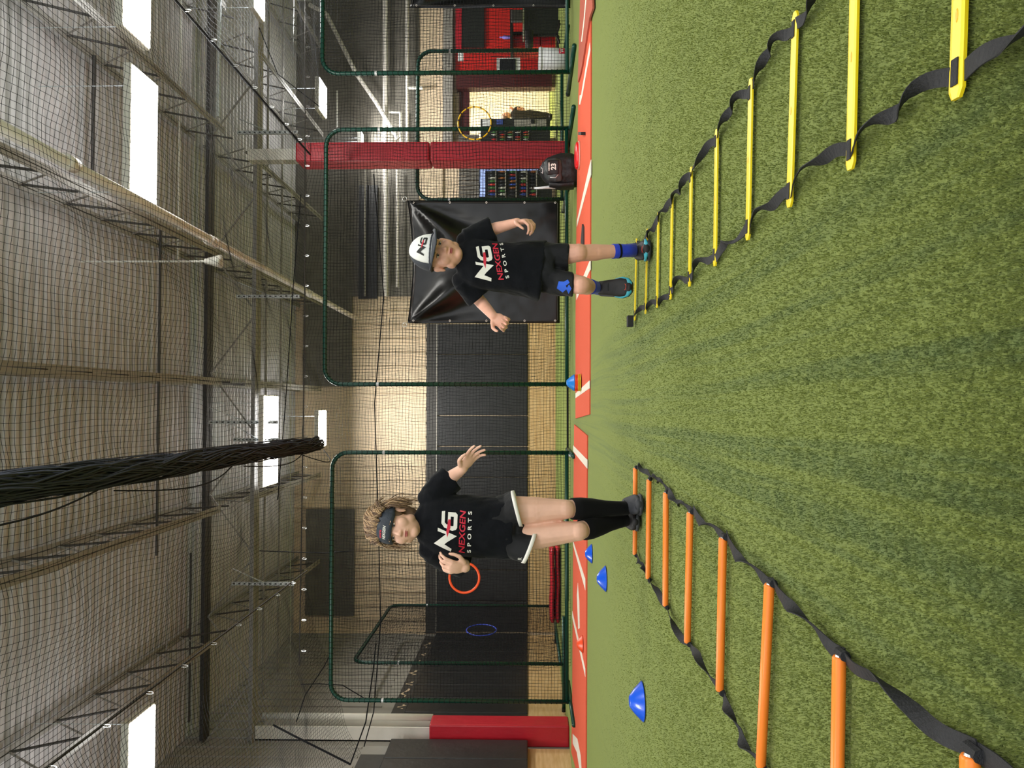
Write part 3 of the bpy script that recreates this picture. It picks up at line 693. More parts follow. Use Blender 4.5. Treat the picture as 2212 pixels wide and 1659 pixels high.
# ------------------------------------------------------------------ cones
def disc(parent, c, r, h, m, name='disc'):
    pr = [(r, 0), (r*.96, h*.07), (r*.60, h*.62), (r*.30, h*.97), (r*.25, h), (r*.20, h*.98), (r*.20, h*.93), (r*.27, h*.9), (r*.9, 0)]
    n = 28; vs = [(c[0]+a*math.cos(2*PI*k/n), c[1]+a*math.sin(2*PI*k/n), c[2]+z) for a, z in pr for k in range(n)]
    fs = [(i*n+k, i*n+(k+1) % n, ((i+1) % len(pr))*n+(k+1) % n, ((i+1) % len(pr))*n+k) for i in range(len(pr)) for k in range(n)]
    return MB().add(vs, fs).build(name, m, parent, True)
def cone(x, ya, yb, label, m, z=0.0, h=.055):
    a, b = PG(x, ya, z), PG(x, yb, z); r = abs(a.x-b.x)/2; h *= 1.15; c = (a+b)/2+Vector((0, r*.45, .006))
    o = disc(None, c, r, h*r/.095, m, 'disc_cone'); tag(o, label, 'cone', 'flat training cones'); return o
cone(1393, 1480, 1565, 'blue disc cone nearest the camera beside the orange ladder', 'cone')
cone(1311, 1225, 1281, 'blue disc cone in the middle of the diagonal row', 'cone')
cone(1280, 1177, 1219, 'blue disc cone farthest back, at the edge of the clay mat', 'cone')
cone(1260, 1375, 1413, 'orange disc cone standing on the clay mat', 'cone_o', .012)
a, b = PG(1256, 807, .013), PG(1256, 846, .013); r = abs(a.x-b.x)/2; c = (a+b)/2+Vector((0, r*.4, .004))
for k, (m, nm, rr) in enumerate((('cone_y', 'yellow', 1), ('cone_y', 'yellow', .99), ('cone_o', 'orange', .98), ('cone_o', 'orange', .97), ('cyan', 'light blue', .96))):
    o = disc(None, c+Vector((0, 0, .006+.0165*k)), r*rr, .072 if k < 4 else .085, m, 'disc_cone')
    tag(o, ['yellow disc cone at the bottom of the small stack', 'yellow disc cone second from the bottom of the small stack', 'orange disc cone in the middle of the small stack', 'orange disc cone just under the blue one of the stack', 'light blue disc cone on top of the small stack'][k], 'cone', 'stacked training cones')

# ------------------------------------------------------------------ agility ladders
def ribbon(pts, w, twist, seed, th=.0022):
    """flat webbing along pts: a twisting strip with real thickness"""
    vs = []; fs = []; n = len(pts)
    for i, p in enumerate(pts):
        p = Vector(p); t = (Vector(pts[min(i+1, n-1)])-Vector(pts[max(i-1, 0)])).normalized()
        s = t.cross(Vector((0, 0, 1))).normalized(); up = s.cross(t).normalized(); a = twist[i]
        wd = s*math.cos(a)+up*math.sin(a); nm = -s*math.sin(a)+up*math.cos(a)
        p = p+Vector((0, 0, .007+abs(math.sin(a))*w/2))
        for j, k in ((-1, -1), (1, -1), (1, 1), (-1, 1)): vs.append(p+wd*(j*w/2)+nm*(k*th/2))
    for i in range(n-1):
        for k in range(4): fs.append((i*4+k, i*4+(k+1) % 4, i*4+4+(k+1) % 4, i*4+4+k))
    fs += [(3, 2, 1, 0), tuple((n-1)*4+k for k in range(4))]
    return MB().add(vs, fs)
def strap_between(parent, a, b, seed, w=.026, turns=None, bow=None, lift=0):
    rd = random.Random(seed); L = (b-a); n = 26; side = L.normalized().cross(Vector((0, 0, 1)))
    turns = rd.choice((1, -1, 1, 2)) if turns is None else turns; bow = rd.uniform(-.02, .03) if bow is None else bow
    pts = []; tw = []
    for i in range(n+1):
        s = i/n; k = s*s*(3-2*s)
        pts.append(a+L*s+side*(bow*math.sin(PI*s)+.008*math.sin(2*PI*s*1.5+seed))+Vector((0, 0, -.010+lift*math.sin(PI*s)+.004*abs(math.sin(3*PI*s)))))
        tw.append(turns*PI*k+.25*math.sin(5*s+seed))
    return ribbon(pts, w, tw, seed).build('side_strap', 'strap', parent)
def ladder(rungs, kind, label):
    a = PG(*rungs[0][0]); t = thing('agility_ladder', a, label, 'ladder'); Ls, Rs = [], []
    for (pa, pb) in rungs:
        A, B = PG(*pa, z=.014), PG(*pb, z=.014); d = (B-A).normalized(); Ls.append(A); Rs.append(B)
        if kind == 'flat':
            nrm = Vector((0, 0, 1)); s = d.cross(nrm)
            mb = MB(); w = .017; h = .006; vs = []
            prof = [(0, .006), (.008, w), (1, w)]
            Lr = (B-A).length; st = [(0, .55), (.012, 1), (Lr-.012, 1), (Lr, .55)]
            for dist, k in st:
                p = A+d*dist
                for j, z in ((-1, -h/2), (-1, h/2*.6), (-.6, h/2), (.6, h/2), (1, h/2*.6), (1, -h/2)): vs.append(p+s*(j*w*k)+nrm*z)
            fs = [tuple(range(6))[::-1], tuple(18+i for i in range(6))]+[(i*6+k, i*6+(k+1) % 6, i*6+6+(k+1) % 6, i*6+6+k) for i in range(3) for k in range(6)]
            ru = mb.add(vs, fs).build('rung', 'yellow', t)
            for e, sg in ((A, 1), (B, -1)):
                c = e+d*sg*.036+Vector((0, 0, h/2+.001)); MB().bar(c-d*.018, c+d*.018, .016, .002).build('strap_slot', 'strap', ru)
            c = (A+B)/2+Vector((0, 0, h/2)); MB().ell(c, s*.004, d*.010, Vector((0, 0, .0014)), 10, 4).build('mould_mark', 'hoopy', ru)
        else:
            r = .0125; z = Vector((0, 0, r*.7))
            ru = MB().tube([A+z, A+z+d*.004, B+z-d*.004, B+z], [r*.86, r, r, r*.86], 18).build('rung', 'orange', t, True)
            for e, sg in ((A, -1), (B, 1)):
                MB().tube([e+z, e+z+d*sg*.003], [r*.62, r*.5], 12).build('rivet', 'chrome', ru)
                MB().tube([e+z+d*sg*.004-Vector((0, .014, .006)), e+z+d*sg*.004+Vector((0, .016, -.006))], [.010, .010], 8).build('strap_loop', 'strap', ru)
    ends = lambda P, k: P[k]
    for side, P in ((0, Ls), (1, Rs)):
        for i in range(len(P)-1):
            q = .03 if kind == 'flat' else -.004
            d = (Rs[i]-Ls[i]).normalized()*(1 if side == 0 else -1); d2 = (Rs[i+1]-Ls[i+1]).normalized()*(1 if side == 0 else -1)
            strap_between(t, P[i]+d*q, P[i+1]+d2*q, i*7+side*3+(0 if kind == 'flat' else 50), .025 if kind == 'flat' else .027)
        d = (Rs[0]-Ls[0]).normalized()*(1 if side == 0 else -1); q = .03 if kind == 'flat' else -.004
        g0 = P[0]+d*q; g1 = g0+(P[0]-P[1]).normalized()*.34
        strap_between(t, g0, g1, 90+side+(kind == 'flat'), .027)
    return t, Ls, Rs
yl = [((2066, 214), (2078, -150)), ((1837, 367), (1848, -125)), ((1705, 448), (1718, 26)), ((1615, 519), (1622, 170)), ((1544, 575), (1548, 280)), ((1489, 619), (1493, 361)), ((1448, 647), (1452, 420)), ((1419, 665), (1422, 459)), ((1394, 678), (1398, 494)), ((1371, 692), (1375, 515))]
lad, LL, RR = ladder(yl, 'flat', 'agility ladder with flat yellow rungs on black webbing')
e0 = LL[-1]; MB().box(e0+Vector((-.03, .02, .004)), e0+Vector((.03, .08, .034))).build('strap_end', 'strap', lad)
ol = [((2112, 1920), (2110, 1632)), ((1815, 1940), (1823, 1418)), ((1651, 1657), (1670, 1262)), ((1561, 1492), (1568, 1162)), ((1490, 1388), (1496, 1107)), ((1442, 1309), (1443, 1064)), ((1404, 1250), (1406, 1036)), ((1375, 1198), (1376, 1011))]
ladder(ol, 'tube', 'agility ladder with round orange rungs on twisted black webbing')

# ------------------------------------------------------------------ turf blades close to the camera
def blades():
    n = 420000; u = rng.uniform(0, 1, n)
    Y = .82+(6.5-.82)*u**1.7; X = rng.uniform(-1, 1, n)*(Y*.58+.1)
    keep = rng.uniform(0, 1, n) < np.clip((6.6-Y)/3.6, 0, 1); X = X[keep]; Y = Y[keep]; n = len(X)
    k = np.clip((6.8-Y)/4, .25, 1); h = rng.uniform(.003, .010, n)*k; a = rng.uniform(0, 2*PI, n); ln = rng.uniform(.0005, .004, n); b = rng.uniform(0, 2*PI, n); w = rng.uniform(.0006, .0011, n)*(1+Y*.2)
    base = np.stack([X, Y, np.zeros(n)], 1); s = np.stack([np.cos(a)*w, np.sin(a)*w, np.zeros(n)], 1)
    tip = base+np.stack([np.cos(b)*ln, np.sin(b)*ln, h], 1)
    V = np.concatenate([base-s, base+s, tip], 1).reshape(-1, 3)
    me = bpy.data.meshes.new('turf_blades'); me.vertices.add(3*n); me.vertices.foreach_set('co', V.ravel())
    me.loops.add(3*n); me.loops.foreach_set('vertex_index', np.arange(3*n, dtype=np.int32)); me.polygons.add(n)
    me.polygons.foreach_set('loop_start', np.arange(0, 3*n, 3, dtype=np.int32)); me.update(calc_edges=True)
    tag(link('turf_blades', me, 'turf'), 'short green blades of the artificial turf', 'turf', kind='stuff')
blades()

# ================================================================== PEOPLE
def frame_from(up, fwd):
    up = Vector(up).normalized(); f = Vector(fwd); f = (f-up*f.dot(up)).normalized(); r = f.cross(up).normalized()*-1
    return r, f, up      # r: the person's left, which is world right when facing the camera
def hand(mb, wrist, d, nrm, thumb, s=1.0, curl=(.5, .6, .7, .8), spread=.10, th_in=.5):
    """palm and five separate fingers; d along the hand, nrm out of the palm, thumb = towards the thumb"""
    wrist = Vector(wrist); d = Vector(d).normalized(); th = Vector(thumb); th = (th-d*th.dot(d)).normalized(); nrm = Vector(nrm); nrm = (nrm-d*nrm.dot(d)-th*nrm.dot(th)).normalized()
    L = .066*s
    mb.ell(wrist+d*L*.55, th*.033*s, nrm*.014*s, d*L*.62)
    for k, off in enumerate((.026, .009, -.009, -.026)):
        mb.cap(wrist+d*.01*s+th*off*.45*s, wrist+d*L*(1-.03*abs(k-1))+th*off*s, .011*s, .0095*s)
    for k, off in enumerate((.027, .0095, -.0085, -.026)):
        p = wrist+d*L*(1-.04*abs(k-1))+th*off*s*1.04; a = 0; dirn = (d+th*off/.026*spread).normalized()
        ln = (.034, .038, .036, .028)[k]*s
        for j in range(3):
            a += curl[k]*(.9, 1.2, .8)[j]
            q = p+(dirn*math.cos(a)+nrm*math.sin(a))*ln*(1, .72, .55)[j]
            mb.cap(p, q, (.0082-.0007*j)*s, (.0076-.0008*j)*s); p = q
    p = wrist+d*L*.18+th*.026*s; q = p+(th*.62+d*.6+nrm*.35*th_in).normalized()*.034*s; mb.cap(p, q, .0115*s, .0095*s)
    r = q+(d*.75+th*.1+nrm*.6*th_in).normalized()*.027*s; mb.cap(q, r, .0093*s, .0078*s)
    r2 = r+(d*.7-th*.15+nrm*.7*th_in).normalized()*.018*s; mb.cap(r, r2, .0078*s, .0066*s)
def head_shapes(mb, c, r, f, u, s):
    E = lambda a, b, cc: Vector(c)+(r*a+f*b+u*cc)*s
    el = lambda a, b, cc, x, y, z: mb.ell(E(a, b, cc), r*x*s, f*y*s, u*z*s, 22, 14)
    el(0, -.012, .028, .072, .092, .084); el(0, .018, -.025, .062, .066, .088); el(0, .02, -.055, .050, .055, .050)
    el(0, .050, -.090, .024, .024, .020)
    for sg in (-1, 1):
        el(sg*.036, .050, -.034, .026, .028, .030); el(sg*.030, .070, .016, .022, .010, .008)
        el(sg*.047, .016, -.062, .018, .036, .024)
        el(sg*.074, -.008, -.010, .008, .015, .030); el(sg*.079, -.016, .004, .006, .014, .016)
    mb.tube([E(0, .076, .004), E(0, .086, -.014), E(0, .097, -.030)], [.006*s, .0075*s, .009*s], 10)
    mb.ball(E(0, .094, -.031), .0105*s)
    for sg in (-1, 1): mb.ball(E(sg*.010, .086, -.034), .0075*s)
    el(0, .076, -.053, .021, .012, .006); el(0, .074, -.062, .018, .012, .007)
def face_dents(me, c, r, f, u, s):
    for v in me.vertices:
        d = (v.co-c)/s; a, b, cc = d.dot(r), d.dot(f), d.dot(u)
        if b < .03: continue
        for sg in (-1, 1):
            q = ((a-sg*.030)/.016)**2+((cc-.002)/.010)**2
            v.co -= f*(.010*s*math.exp(-q))
        v.co -= f*(.0035*s*math.exp(-((cc+.0575)/.0022)**2-(a/.020)**2))
def face_parts(body, c, r, f, u, s):
    E = lambda a, b, cc: Vector(c)+(r*a+f*b+u*cc)*s
    for sg in (-1, 1):
        e = MB().ell(E(sg*.030, .0645, .001), r*.0115*s, f*.009*s, u*.0040*s).build('eye', 'eye', body, True)
        MB().ell(E(sg*.029, .0725, .000), r*.0050*s, f*.0022*s, u*.0050*s).build('iris', 'iris', e, True)
        MB().tube([E(sg*(.030+.0125*k), .0725-.004*abs(k)-.0025*(k > 0), .0062-.0028*k*k) for k in (-1, -.5, 0, .5, 1)], .0019*s, 6).build('eyelash_line', 'brow', e)
        MB().tube([E(sg*(.032+.015*k), .0805-.006*k*k-.004*max(k, 0), .0185-.003*k*k) for k in (-1, -.4, .2, 1)], [.0018*s, .0032*s, .003*s, .0014*s], 6).build('eyebrow', 'brow', body)
    MB().ell(E(0, .0835, -.0545), r*.017*s, f*.0045*s, u*.0028*s).ell(E(0, .0825, -.0612), r*.0145*s, f*.005*s, u*.0040*s).build('lips', 'lip', body, True)
def wrinkle(me, amp, sc, seed, stretch=(1, 1, .5)):
    co = [0]*0
    for v in me.vertices:
        p = Vector((v.co.x*sc*stretch[0]+seed, v.co.y*sc*stretch[1], v.co.z*sc*stretch[2]))
        v.co += v.normal*(amp*noise.noise(p)+amp*.4*noise.noise(p*2.7))
    me.update(); return me
def bvh_of(me): return BVHTree.FromPolygons([v.co.copy() for v in me.vertices], [tuple(p.vertices) for p in me.polygons])
def decal(name, m, parent, tris_v, tris_f, org, rx, ux, bv, fwd, off=.0022, cuts=.008):
    """2D shape laid on a garment along its front direction"""
    bm = bmesh.new(); vs = [bm.verts.new((x, y, 0)) for x, y in tris_v]
    for f_ in tris_f:
        try: bm.faces.new([vs[i] for i in f_])
        except ValueError: pass
    xs = [v[0] for v in tris_v]; ys = [v[1] for v in tris_v]
    for ax, lo, hi in ((0, min(xs), max(xs)), (1, min(ys), max(ys))):
        x = lo+cuts
        while x < hi:
            nn = Vector((1, 0, 0)) if ax == 0 else Vector((0, 1, 0))
            bmesh.ops.bisect_plane(bm, geom=bm.verts[:]+bm.edges[:]+bm.faces[:], plane_co=nn*x, plane_no=nn); x += cuts
    for v in bm.verts:
        p = org+rx*v.co.x+ux*v.co.y; h = bv.ray_cast(p+fwd*.5, -fwd, 1.0)
        v.co = (h[0] if h[0] is not None else p)+fwd*off
    me = bpy.data.meshes.new(name); bm.to_mesh(me); bm.free()
    return link(name, me, m, parent)
def text2d(txt, size, width=None, shear=0, bold=0, space=1.0):
    cu = bpy.data.curves.new('t', 'FONT'); cu.body = txt; cu.size = size; cu.offset = bold; cu.align_x = 'CENTER'; cu.align_y = 'CENTER'; cu.space_character = space
    o = bpy.data.objects.new('t', cu); C.objects.link(o); dg = bpy.context.evaluated_depsgraph_get(); dg.update()
    me = bpy.data.meshes.new_from_object(o.evaluated_get(dg)); bpy.data.objects.remove(o)
    V = [(v.co.x, v.co.y) for v in me.vertices]; Fs = [tuple(p.vertices) for p in me.polygons]
    if width:
        w = max(v[0] for v in V)-min(v[0] for v in V); V = [(v[0]*width/w, v[1]) for v in V]
    return [(x+shear*y, y) for x, y in V], Fs
NGN = [(.196, .567), (.44, .27), (.505, .474), (.59, .474), (.50, .25), (.40, 0), (.247, .237), (.19, .30), (.08, .124), (0, .144)]
NGG = [(.99, .39), (.70, .39), (.60, .32), (.525, .12), (.55, .03), (.60, .0), (.92, .0), (.97, .05), (.975, .235), (.72, .235), (.71, .165), (.87, .165), (.865, .09), (.645, .09), (.635, .13), (.68, .27), (.73, .31), (1.0, .31)]
NGR = [(.36, .235), (.50, .262), (.80, .225), (.80, .165), (.60, .165)]
def logo(parent, org, rx, ux, w, bv, fwd, main, centre=True, text=True):
    c = (.5, .28); T = lambda P: [((x-c[0])*w, (y-c[1])*w) for x, y in P]
    decal('logo_letter', main, parent, T(NGN), [tuple(range(len(NGN)))], org, rx, ux, bv, fwd)
    decal('logo_letter', main, parent, T(NGG), [tuple(range(len(NGG)))], org, rx, ux, bv, fwd)
    decal('logo_slash', 'red', parent, T(NGR), [tuple(range(len(NGR)))], org, rx, ux, bv, fwd, off=.0032)
    if text:
        V, Fs = text2d('NEXGEN', .20*w, 1.03*w, shear=.18, bold=.004*w)
        decal('lettering', 'red', parent, V, Fs, org-ux*.415*w, rx, ux, bv, fwd)
        V, Fs = text2d('SPORTS', .125*w, 1.02*w, space=1.9, bold=.003*w)
        decal('lettering', 'print', parent, V, Fs, org-ux*.59*w, rx, ux, bv, fwd)
def shoe(parent, heel, toe, up, s, upper, sole, bandm=None):
    """lofted shoe from heel to toe with a sole"""
    heel, toe, up = Vector(heel), Vector(toe), Vector(up).normalized(); d = (toe-heel); L = d.length; d.normalize(); a = d.cross(up).normalized(); up = a.cross(d).normalized()
    prof = [(.0, .024, .030), (.12, .031, .046), (.3, .033, .052), (.5, .037, .044), (.7, .043, .034), (.88, .040, .026), (.98, .024, .017)]
    mb = MB().loft([(heel+d*L*t+up*(hh*s*.5+.016*s), w*s, hh*s*.55, a, up) for t, w, hh in prof], 18)
    mb.ell(heel+d*L*.97+up*.026*s, a*.024*s, up*.018*s, d*.014*s)
    me = remesh(mb, .004, 4); u = link('shoe', me, upper, parent, True)
    ms = MB().loft([(heel+d*L*t+up*zc*s, w*s*1.06, hz*s, a, up) for t, w, zc, hz in ((-.02, .026, .013, .012), (.1, .033, .011, .011), (.5, .038, .011, .011), (.75, .045, .011, .011), (.93, .038, .013, .010), (1.03, .022, .018, .009))], 18)
    link('sole', recalc(ms.mesh()), sole, u, True)
    if bandm:
        ms = MB().loft([(heel+d*L*t+up*zc*s, w*s*1.08, hz*s, a, up) for t, w, zc, hz in ((.55, .040, .026, .008), (.75, .046, .027, .010), (.93, .039, .028, .010), (1.03, .022, .026, .008))], 18)
        link('midsole_band', recalc(ms.mesh()), bandm, u, True)
    for k in range(4):
        c = heel+d*L*(.45+.085*k)+up*(.062-.008*k)*s
        MB().tube([c-a*.018*s, c+up*.004*s, c+a*.018*s], .0025*s, 5).build('lace', 'strap', u)
    if bandm:
        c = heel+d*L*.86+up*.046*s; MB().tube([c+(a*math.cos(t)*.014+d*math.sin(t)*.010)*s+up*(-.004*abs(math.cos(t)))*s for t in np.linspace(0, 2*PI, 10)[:-1]], .0016, 4, closed=True).build('toe_mark', 'coral', u)
    return u

# ---------------------------------------------------------------- the boy
D = 3.72
B = lambda x, y, dz=0.0: PD(x, y, D+dz)
boy = thing('person', (B(1160, 570).x, B(1160, 570).y, 0), 'child in white and charcoal cap, black shirt and shorts, stepping through the yellow ladder', 'person')
hr, hf, hu = frame_from(B(900, 541)-B(994, 556), Vector((.10, -1, -.16)))
hc = B(951, 549, -.02); hs = 1.0
mb = MB(); head_shapes(mb, hc, hr, hf, hu, hs)
neck = B(1003, 557, .03); mb.cap(hc-hu*.05-hf*.012, neck, .037, .042)
pel = B(1165, 577, .02); chest = B(1040, 569, .02)
shL, shR = B(1010, 516, .02), B(1002, 611, .03)
mb.cap(neck, chest, .05, .082); mb.cap(chest, pel, .085, .082); mb.cap(shL, shR, .038)
elL, wrL = B(1072, 493, .03), B(1118, 480, -.05)
elR, wrR = B(1040, 654, .06), B(1066, 683, -.07)
mb.cap(shL, elL, .036, .030); mb.cap(elL, wrL, .030, .021); mb.cap(shR, elR, .036, .030); mb.cap(elR, wrR, .031, .022)
hand(mb, wrL, wrL-elL+Vector((-.02, -.02, -.02)), (-.8, -.1, .1), (-.2, -1, .1), .98, curl=(.75, .8, .85, .85), th_in=.8)
hand(mb, wrR, wrR-elR+Vector((0, .10, -.05)), (.6, -.3, .5), (.5, .2, .9), .98, curl=(.75, .85, .9, .9), th_in=.9)
hpL, hpR = B(1178, 555, .02), B(1180, 603, .02)
knL, anL = B(1250, 546, -.05), B(1358, 541, .02)
knR, anR = B(1256, 616, -.10), B(1290, 622, .10)
mb.cap(hpL, knL, .062, .043); mb.cap(hpR, knR, .062, .043)
for kn, an in ((knL, anL), (knR, anR)):
    mb.ball(kn, .045); d = an-kn; mb.cap(kn+Vector((0, .01, -.01)), kn+d*.35+Vector((0, .012, 0)), .040, .041); mb.cap(kn+d*.35+Vector((0, .008, 0)), an, .039, .026)
me = remesh(mb, .0042, 4, .5); face_dents(me, hc, hr, hf, hu, hs)
body = link('body', me, 'skin', boy, True); face_parts(body, hc, hr, hf, hu, hs)
# shirt
up = (neck-pel).normalized(); ac = Vector((1, 0, 0)); ac = (ac-up*ac.dot(up)).normalized(); dp = ac.cross(up).normalized()
mb = MB()
spine = lambda x, y: B(x, y, .02)
mb.loft([(spine(1172, 588), .150, .105, ac, dp), (spine(1150, 584), .140, .100, ac, dp), (spine(1100, 578), .122, .094, ac, dp), (spine(1060, 575), .116, .092, ac, dp), (spine(1025, 569), .126, .088, ac, dp), (spine(1002, 562), .112, .070, ac, dp), (spine(990, 557), .066, .056, ac, dp), (spine(984, 556), .045, .048, ac, dp)], 28)
for sh, el, x in ((shL, elL, 1), (shR, elR, -1)):
    d = (el-sh); q = sh+d*(.86 if x > 0 else .80); dn = d.normalized(); s1 = dn.cross(Vector((0, 1, 0))).normalized(); s2 = dn.cross(s1)
    mb.ball(sh+Vector((-.012*x, 0, .004)), .050)
    mb.loft([(sh-dn*.01, .052, .054, s1, s2), (sh+d*.4, .056, .056, s1, s2), (q, .062, .060, s1, s2)], 20)
me = remesh(mb, .006, 5); wrinkle(me, .010, 13, 3.1); shirt = link('shirt', me, 'shirt', boy, True); bv = bvh_of(me)
fwd = Vector((0, -1, 0)); rx = (B(1060, 500)-B(1078, 600)).normalized(); ux = (rx.cross(fwd)).normalized()
if ux.z < 0: ux = -ux
logo(shirt, B(1045, 575), rx, ux, .176, bv, fwd, 'print')
# shorts
mb = MB(); ax = Vector((1, 0, 0)); ay = Vector((0, 1, 0))
mb.loft([(B(1150, 580, .02), .112, .092, ax, ay), (B(1180, 579, .02), .124, .098, ax, ay), (B(1196, 579, .02), .120, .095, ax, ay)], 24)
mb.loft([(B(1180, 555, .02), .066, .080, ax, ay), (B(1205, 555, 0), .066, .076, ax, ay), (B(1228, 556, -.02), .065, .072, ax, ay)], 20)
mb.loft([(B(1180, 605, .02), .066, .080, ax, ay), (B(1205, 610, -.02), .062, .078, ax, ay), (B(1238, 616, -.07), .055, .068, ax, ay)], 20)
me = remesh(mb, .006, 4); wrinkle(me, .007, 14, 9); shorts = link('shorts', me, 'shorts', boy, True); bv = bvh_of(me)
decal('camo_patch', 'blue', shorts, [(-.02, .0), (.0, .028), (.03, .02), (.026, -.004), (.034, -.022), (.018, -.03), (.006, -.012), (-.006, -.02)], [tuple(range(8))], B(1214, 628), ax, Vector((0, 0, 1)), bv, fwd)
decal('camo_patch', 'blue', shorts, [(-.02, .0), (.0, .012), (.02, .0), (.0, -.012)], [(0, 1, 2, 3)], B(1226, 632), ax, Vector((0, 0, 1)), bv, fwd)
# socks and shoes
for kn, an, nm, s0 in ((knL, anL, 'L', .68), (knR, anR, 'R', .45)):
    d = an-kn; off = Vector((0, .006, 0)); dn = d.normalized(); s1 = dn.cross(Vector((0, 1, .3))).normalized(); s2 = dn.cross(s1)
    w0 = .036 if nm == 'L' else .038
    link('sock', recalc(MB().loft([(kn+d*s0+off, w0, w0, s1, s2), (kn+d*(s0+.12)+off, w0*.95, w0*.95, s1, s2), (kn+d*.92+off*.5, .031, .031, s1, s2), (an+dn*.03, .034, .036, s1, s2)], 20).mesh()), 'bluesock', boy, True)
    if nm == 'L': link('sock_stripe', recalc(MB().loft([(kn+d*(s0+.10)+off, w0*.99, w0*.99, s1, s2), (kn+d*(s0+.14)+off, w0*.975, w0*.975, s1, s2)], 20).mesh()), 'sock', boy, True)
g = PG(1413, 538); shoe(boy, Vector((anL.x-.002, g.y+.175, .004)), Vector((g.x+.004, g.y+.01, .004)), (0, 0, 1), 1.12, 'shoe', 'sole', 'teal')
dt = Vector((-.01, -.10, -.155)); hR = anR+Vector((0, .040, -.015)); shoe(boy, hR, hR+dt.normalized()*.185, Vector((0, -1, .55)), 1.08, 'shoe', 'sole', 'teal')
# cap
def cap_dome(parent, c, r, f, u, s):
    t = None; nu, nv = 36, 10
    rad = lambda a, b: Vector(c)+(r*.088*math.cos(a)*math.cos(b)+f*.106*math.sin(a)*math.cos(b)+u*(.118*math.sin(b)))*s
    def part(a0, a1, name, m, k=1.0):
        n = 18; vs = []; fs = []
        for j in range(nv+1):
            for i in range(n+1):
                a = a0+(a1-a0)*i/n; b = PI/2*j/nv*.99; p = rad(a, b); vs.append(Vector(c)+(p-Vector(c))*k)
        for j in range(nv):
            for i in range(n): q = j*(n+1)+i; fs.append((q, q+1, q+n+2, q+n+1))
        o = link(name, recalc(MB().add(vs, fs).mesh()), m, parent, True); md = o.modifiers.new('s', 'SOLIDIFY'); md.thickness = .004; md.offset = 1; return o
    back = part(PI*.80, PI*2.20, 'cap_back', 'capgrey'); front = part(PI*.20, PI*.80, 'cap_front', 'capwhite', 1.012)
    vs = []; fs = []; n = 20
    for i in range(n+1):
        a = PI*.10+PI*.80*i/n; pin = Vector(c)+(r*.088*math.cos(a)+f*.104*math.sin(a))*s
        e = math.sin((a-PI*.10)/.8)**.6 if 0 < i < n else 0; pout = pin+(r*.022*math.cos(a)+f*(.078*e))*s-u*(.026*e-.012*abs(math.cos(a)))*s
        vs += [pin+u*.003, pout+u*.003, pout-u*.004, pin-u*.004]
    for i in range(n):
        for k in range(4): fs.append((i*4+k, i*4+(k+1) % 4, i*4+4+(k+1) % 4, i*4+4+k))
    fs += [(0, 1, 2, 3), tuple(n*4+k for k in range(4))]
    link('cap_brim', recalc(MB().add(vs, fs).mesh()), 'capgrey', parent, True)
    MB().ball(Vector(c)+u*.121*s, .006).build('cap_button', 'capgrey', parent, True)
    bands = [Vector(c)+(r*.0905*math.cos(a)+f*.1085*math.sin(a))*s+u*.008 for a in np.linspace(0, 2*PI, 30)[:-1]]
    MB().tube(bands, .005, 6, closed=True).build('cap_band', 'capgrey', parent, True)
    return front
cr, cf, cu = frame_from(B(881, 541)-B(941, 546), hf+Vector((0, 0, .08)))
cc = hc+hu*.030+hf*.004
front = cap_dome(boy, cc, cr, cf, cu, .97)
bv = bvh_of(front.data)
lr = cr; fw = (cf*.95+cu*.25).normalized(); lu = (cu-fw*cu.dot(fw)).normalized()
w = .092; c0 = cc+cu*.052+cf*.1
for P in (NGN, NGG): decal('logo_letter', 'inkblack', front, [((x-.5)*w, (y-.28)*w) for x, y in P], [tuple(range(len(P)))], c0, lr, lu, bv, fw, off=.0065, cuts=.006)
decal('logo_slash', 'red', front, [((x-.5)*w, (y-.28)*w) for x, y in NGR], [tuple(range(len(NGR)))], c0, lr, lu, bv, fw, off=.0075, cuts=.006)
# short hair under the cap
mb = MB()
for sg in (-1, 1): mb.ell(hc+hr*sg*.068+hu*.018-hf*.025, hr*.008, hf*.030, hu*.030)
mb.ell(hc-hf*.075, hr*.055, hf*.024, hu*.05); mb.build('hair', 'brow', boy, True)

# ---------------------------------------------------------------- the girl
D = 3.93
G_ = lambda x, y, dz=0.0: PD(x, y, D+dz)
girl = thing('person', (G_(1100, 1130).x, G_(1100, 1130).y, 0), 'child with blonde hair, dark headband, black shirt and knee socks on the orange ladder', 'person')
hr, hf, hu = frame_from(G_(790, 1130)-G_(903, 1140), Vector((-.22, -1, -.10)))
hc = G_(856, 1136, -.02); hs = 1.12
mb = MB(); head_shapes(mb, hc, hr, hf, hu, hs)
neck = G_(912, 1130, .03); mb.cap(hc-hu*.06-hf*.012, neck, .042, .048)
pel = G_(1095, 1133, .03); chest = G_(960, 1132, .03); shL, shR = G_(932, 1072, .03), G_(932, 1190, .02)
elL, wrL = G_(976, 1030, .06), G_(1000, 1012, -.13)
elR, wrR = G_(1000, 1217, .10), G_(1005, 1226, -.12)
mb.cap(neck, chest, .055, .095); mb.cap(chest, pel, .095, .10); mb.cap(shL, shR, .045)
mb.cap(shL, elL, .043, .036); mb.cap(elL, wrL, .036, .025); mb.cap(shR, elR, .043, .036); mb.cap(elR, wrR, .036, .025)
hand(mb, wrL, Vector((.10, -.03, -.07)), (-.4, -.2, -.7), (.1, -.6, .8), 1.10, curl=(.18, .2, .25, .3), spread=.18, th_in=.3)
hand(mb, wrR, Vector((.01, -.035, .085)), (.2, 1, .0), (.35, -.1, -.2), 1.15, curl=(.5, .6, .65, .7), spread=.12, th_in=.5)
hpL, hpR = G_(1100, 1106, .03), G_(1105, 1162, .03)
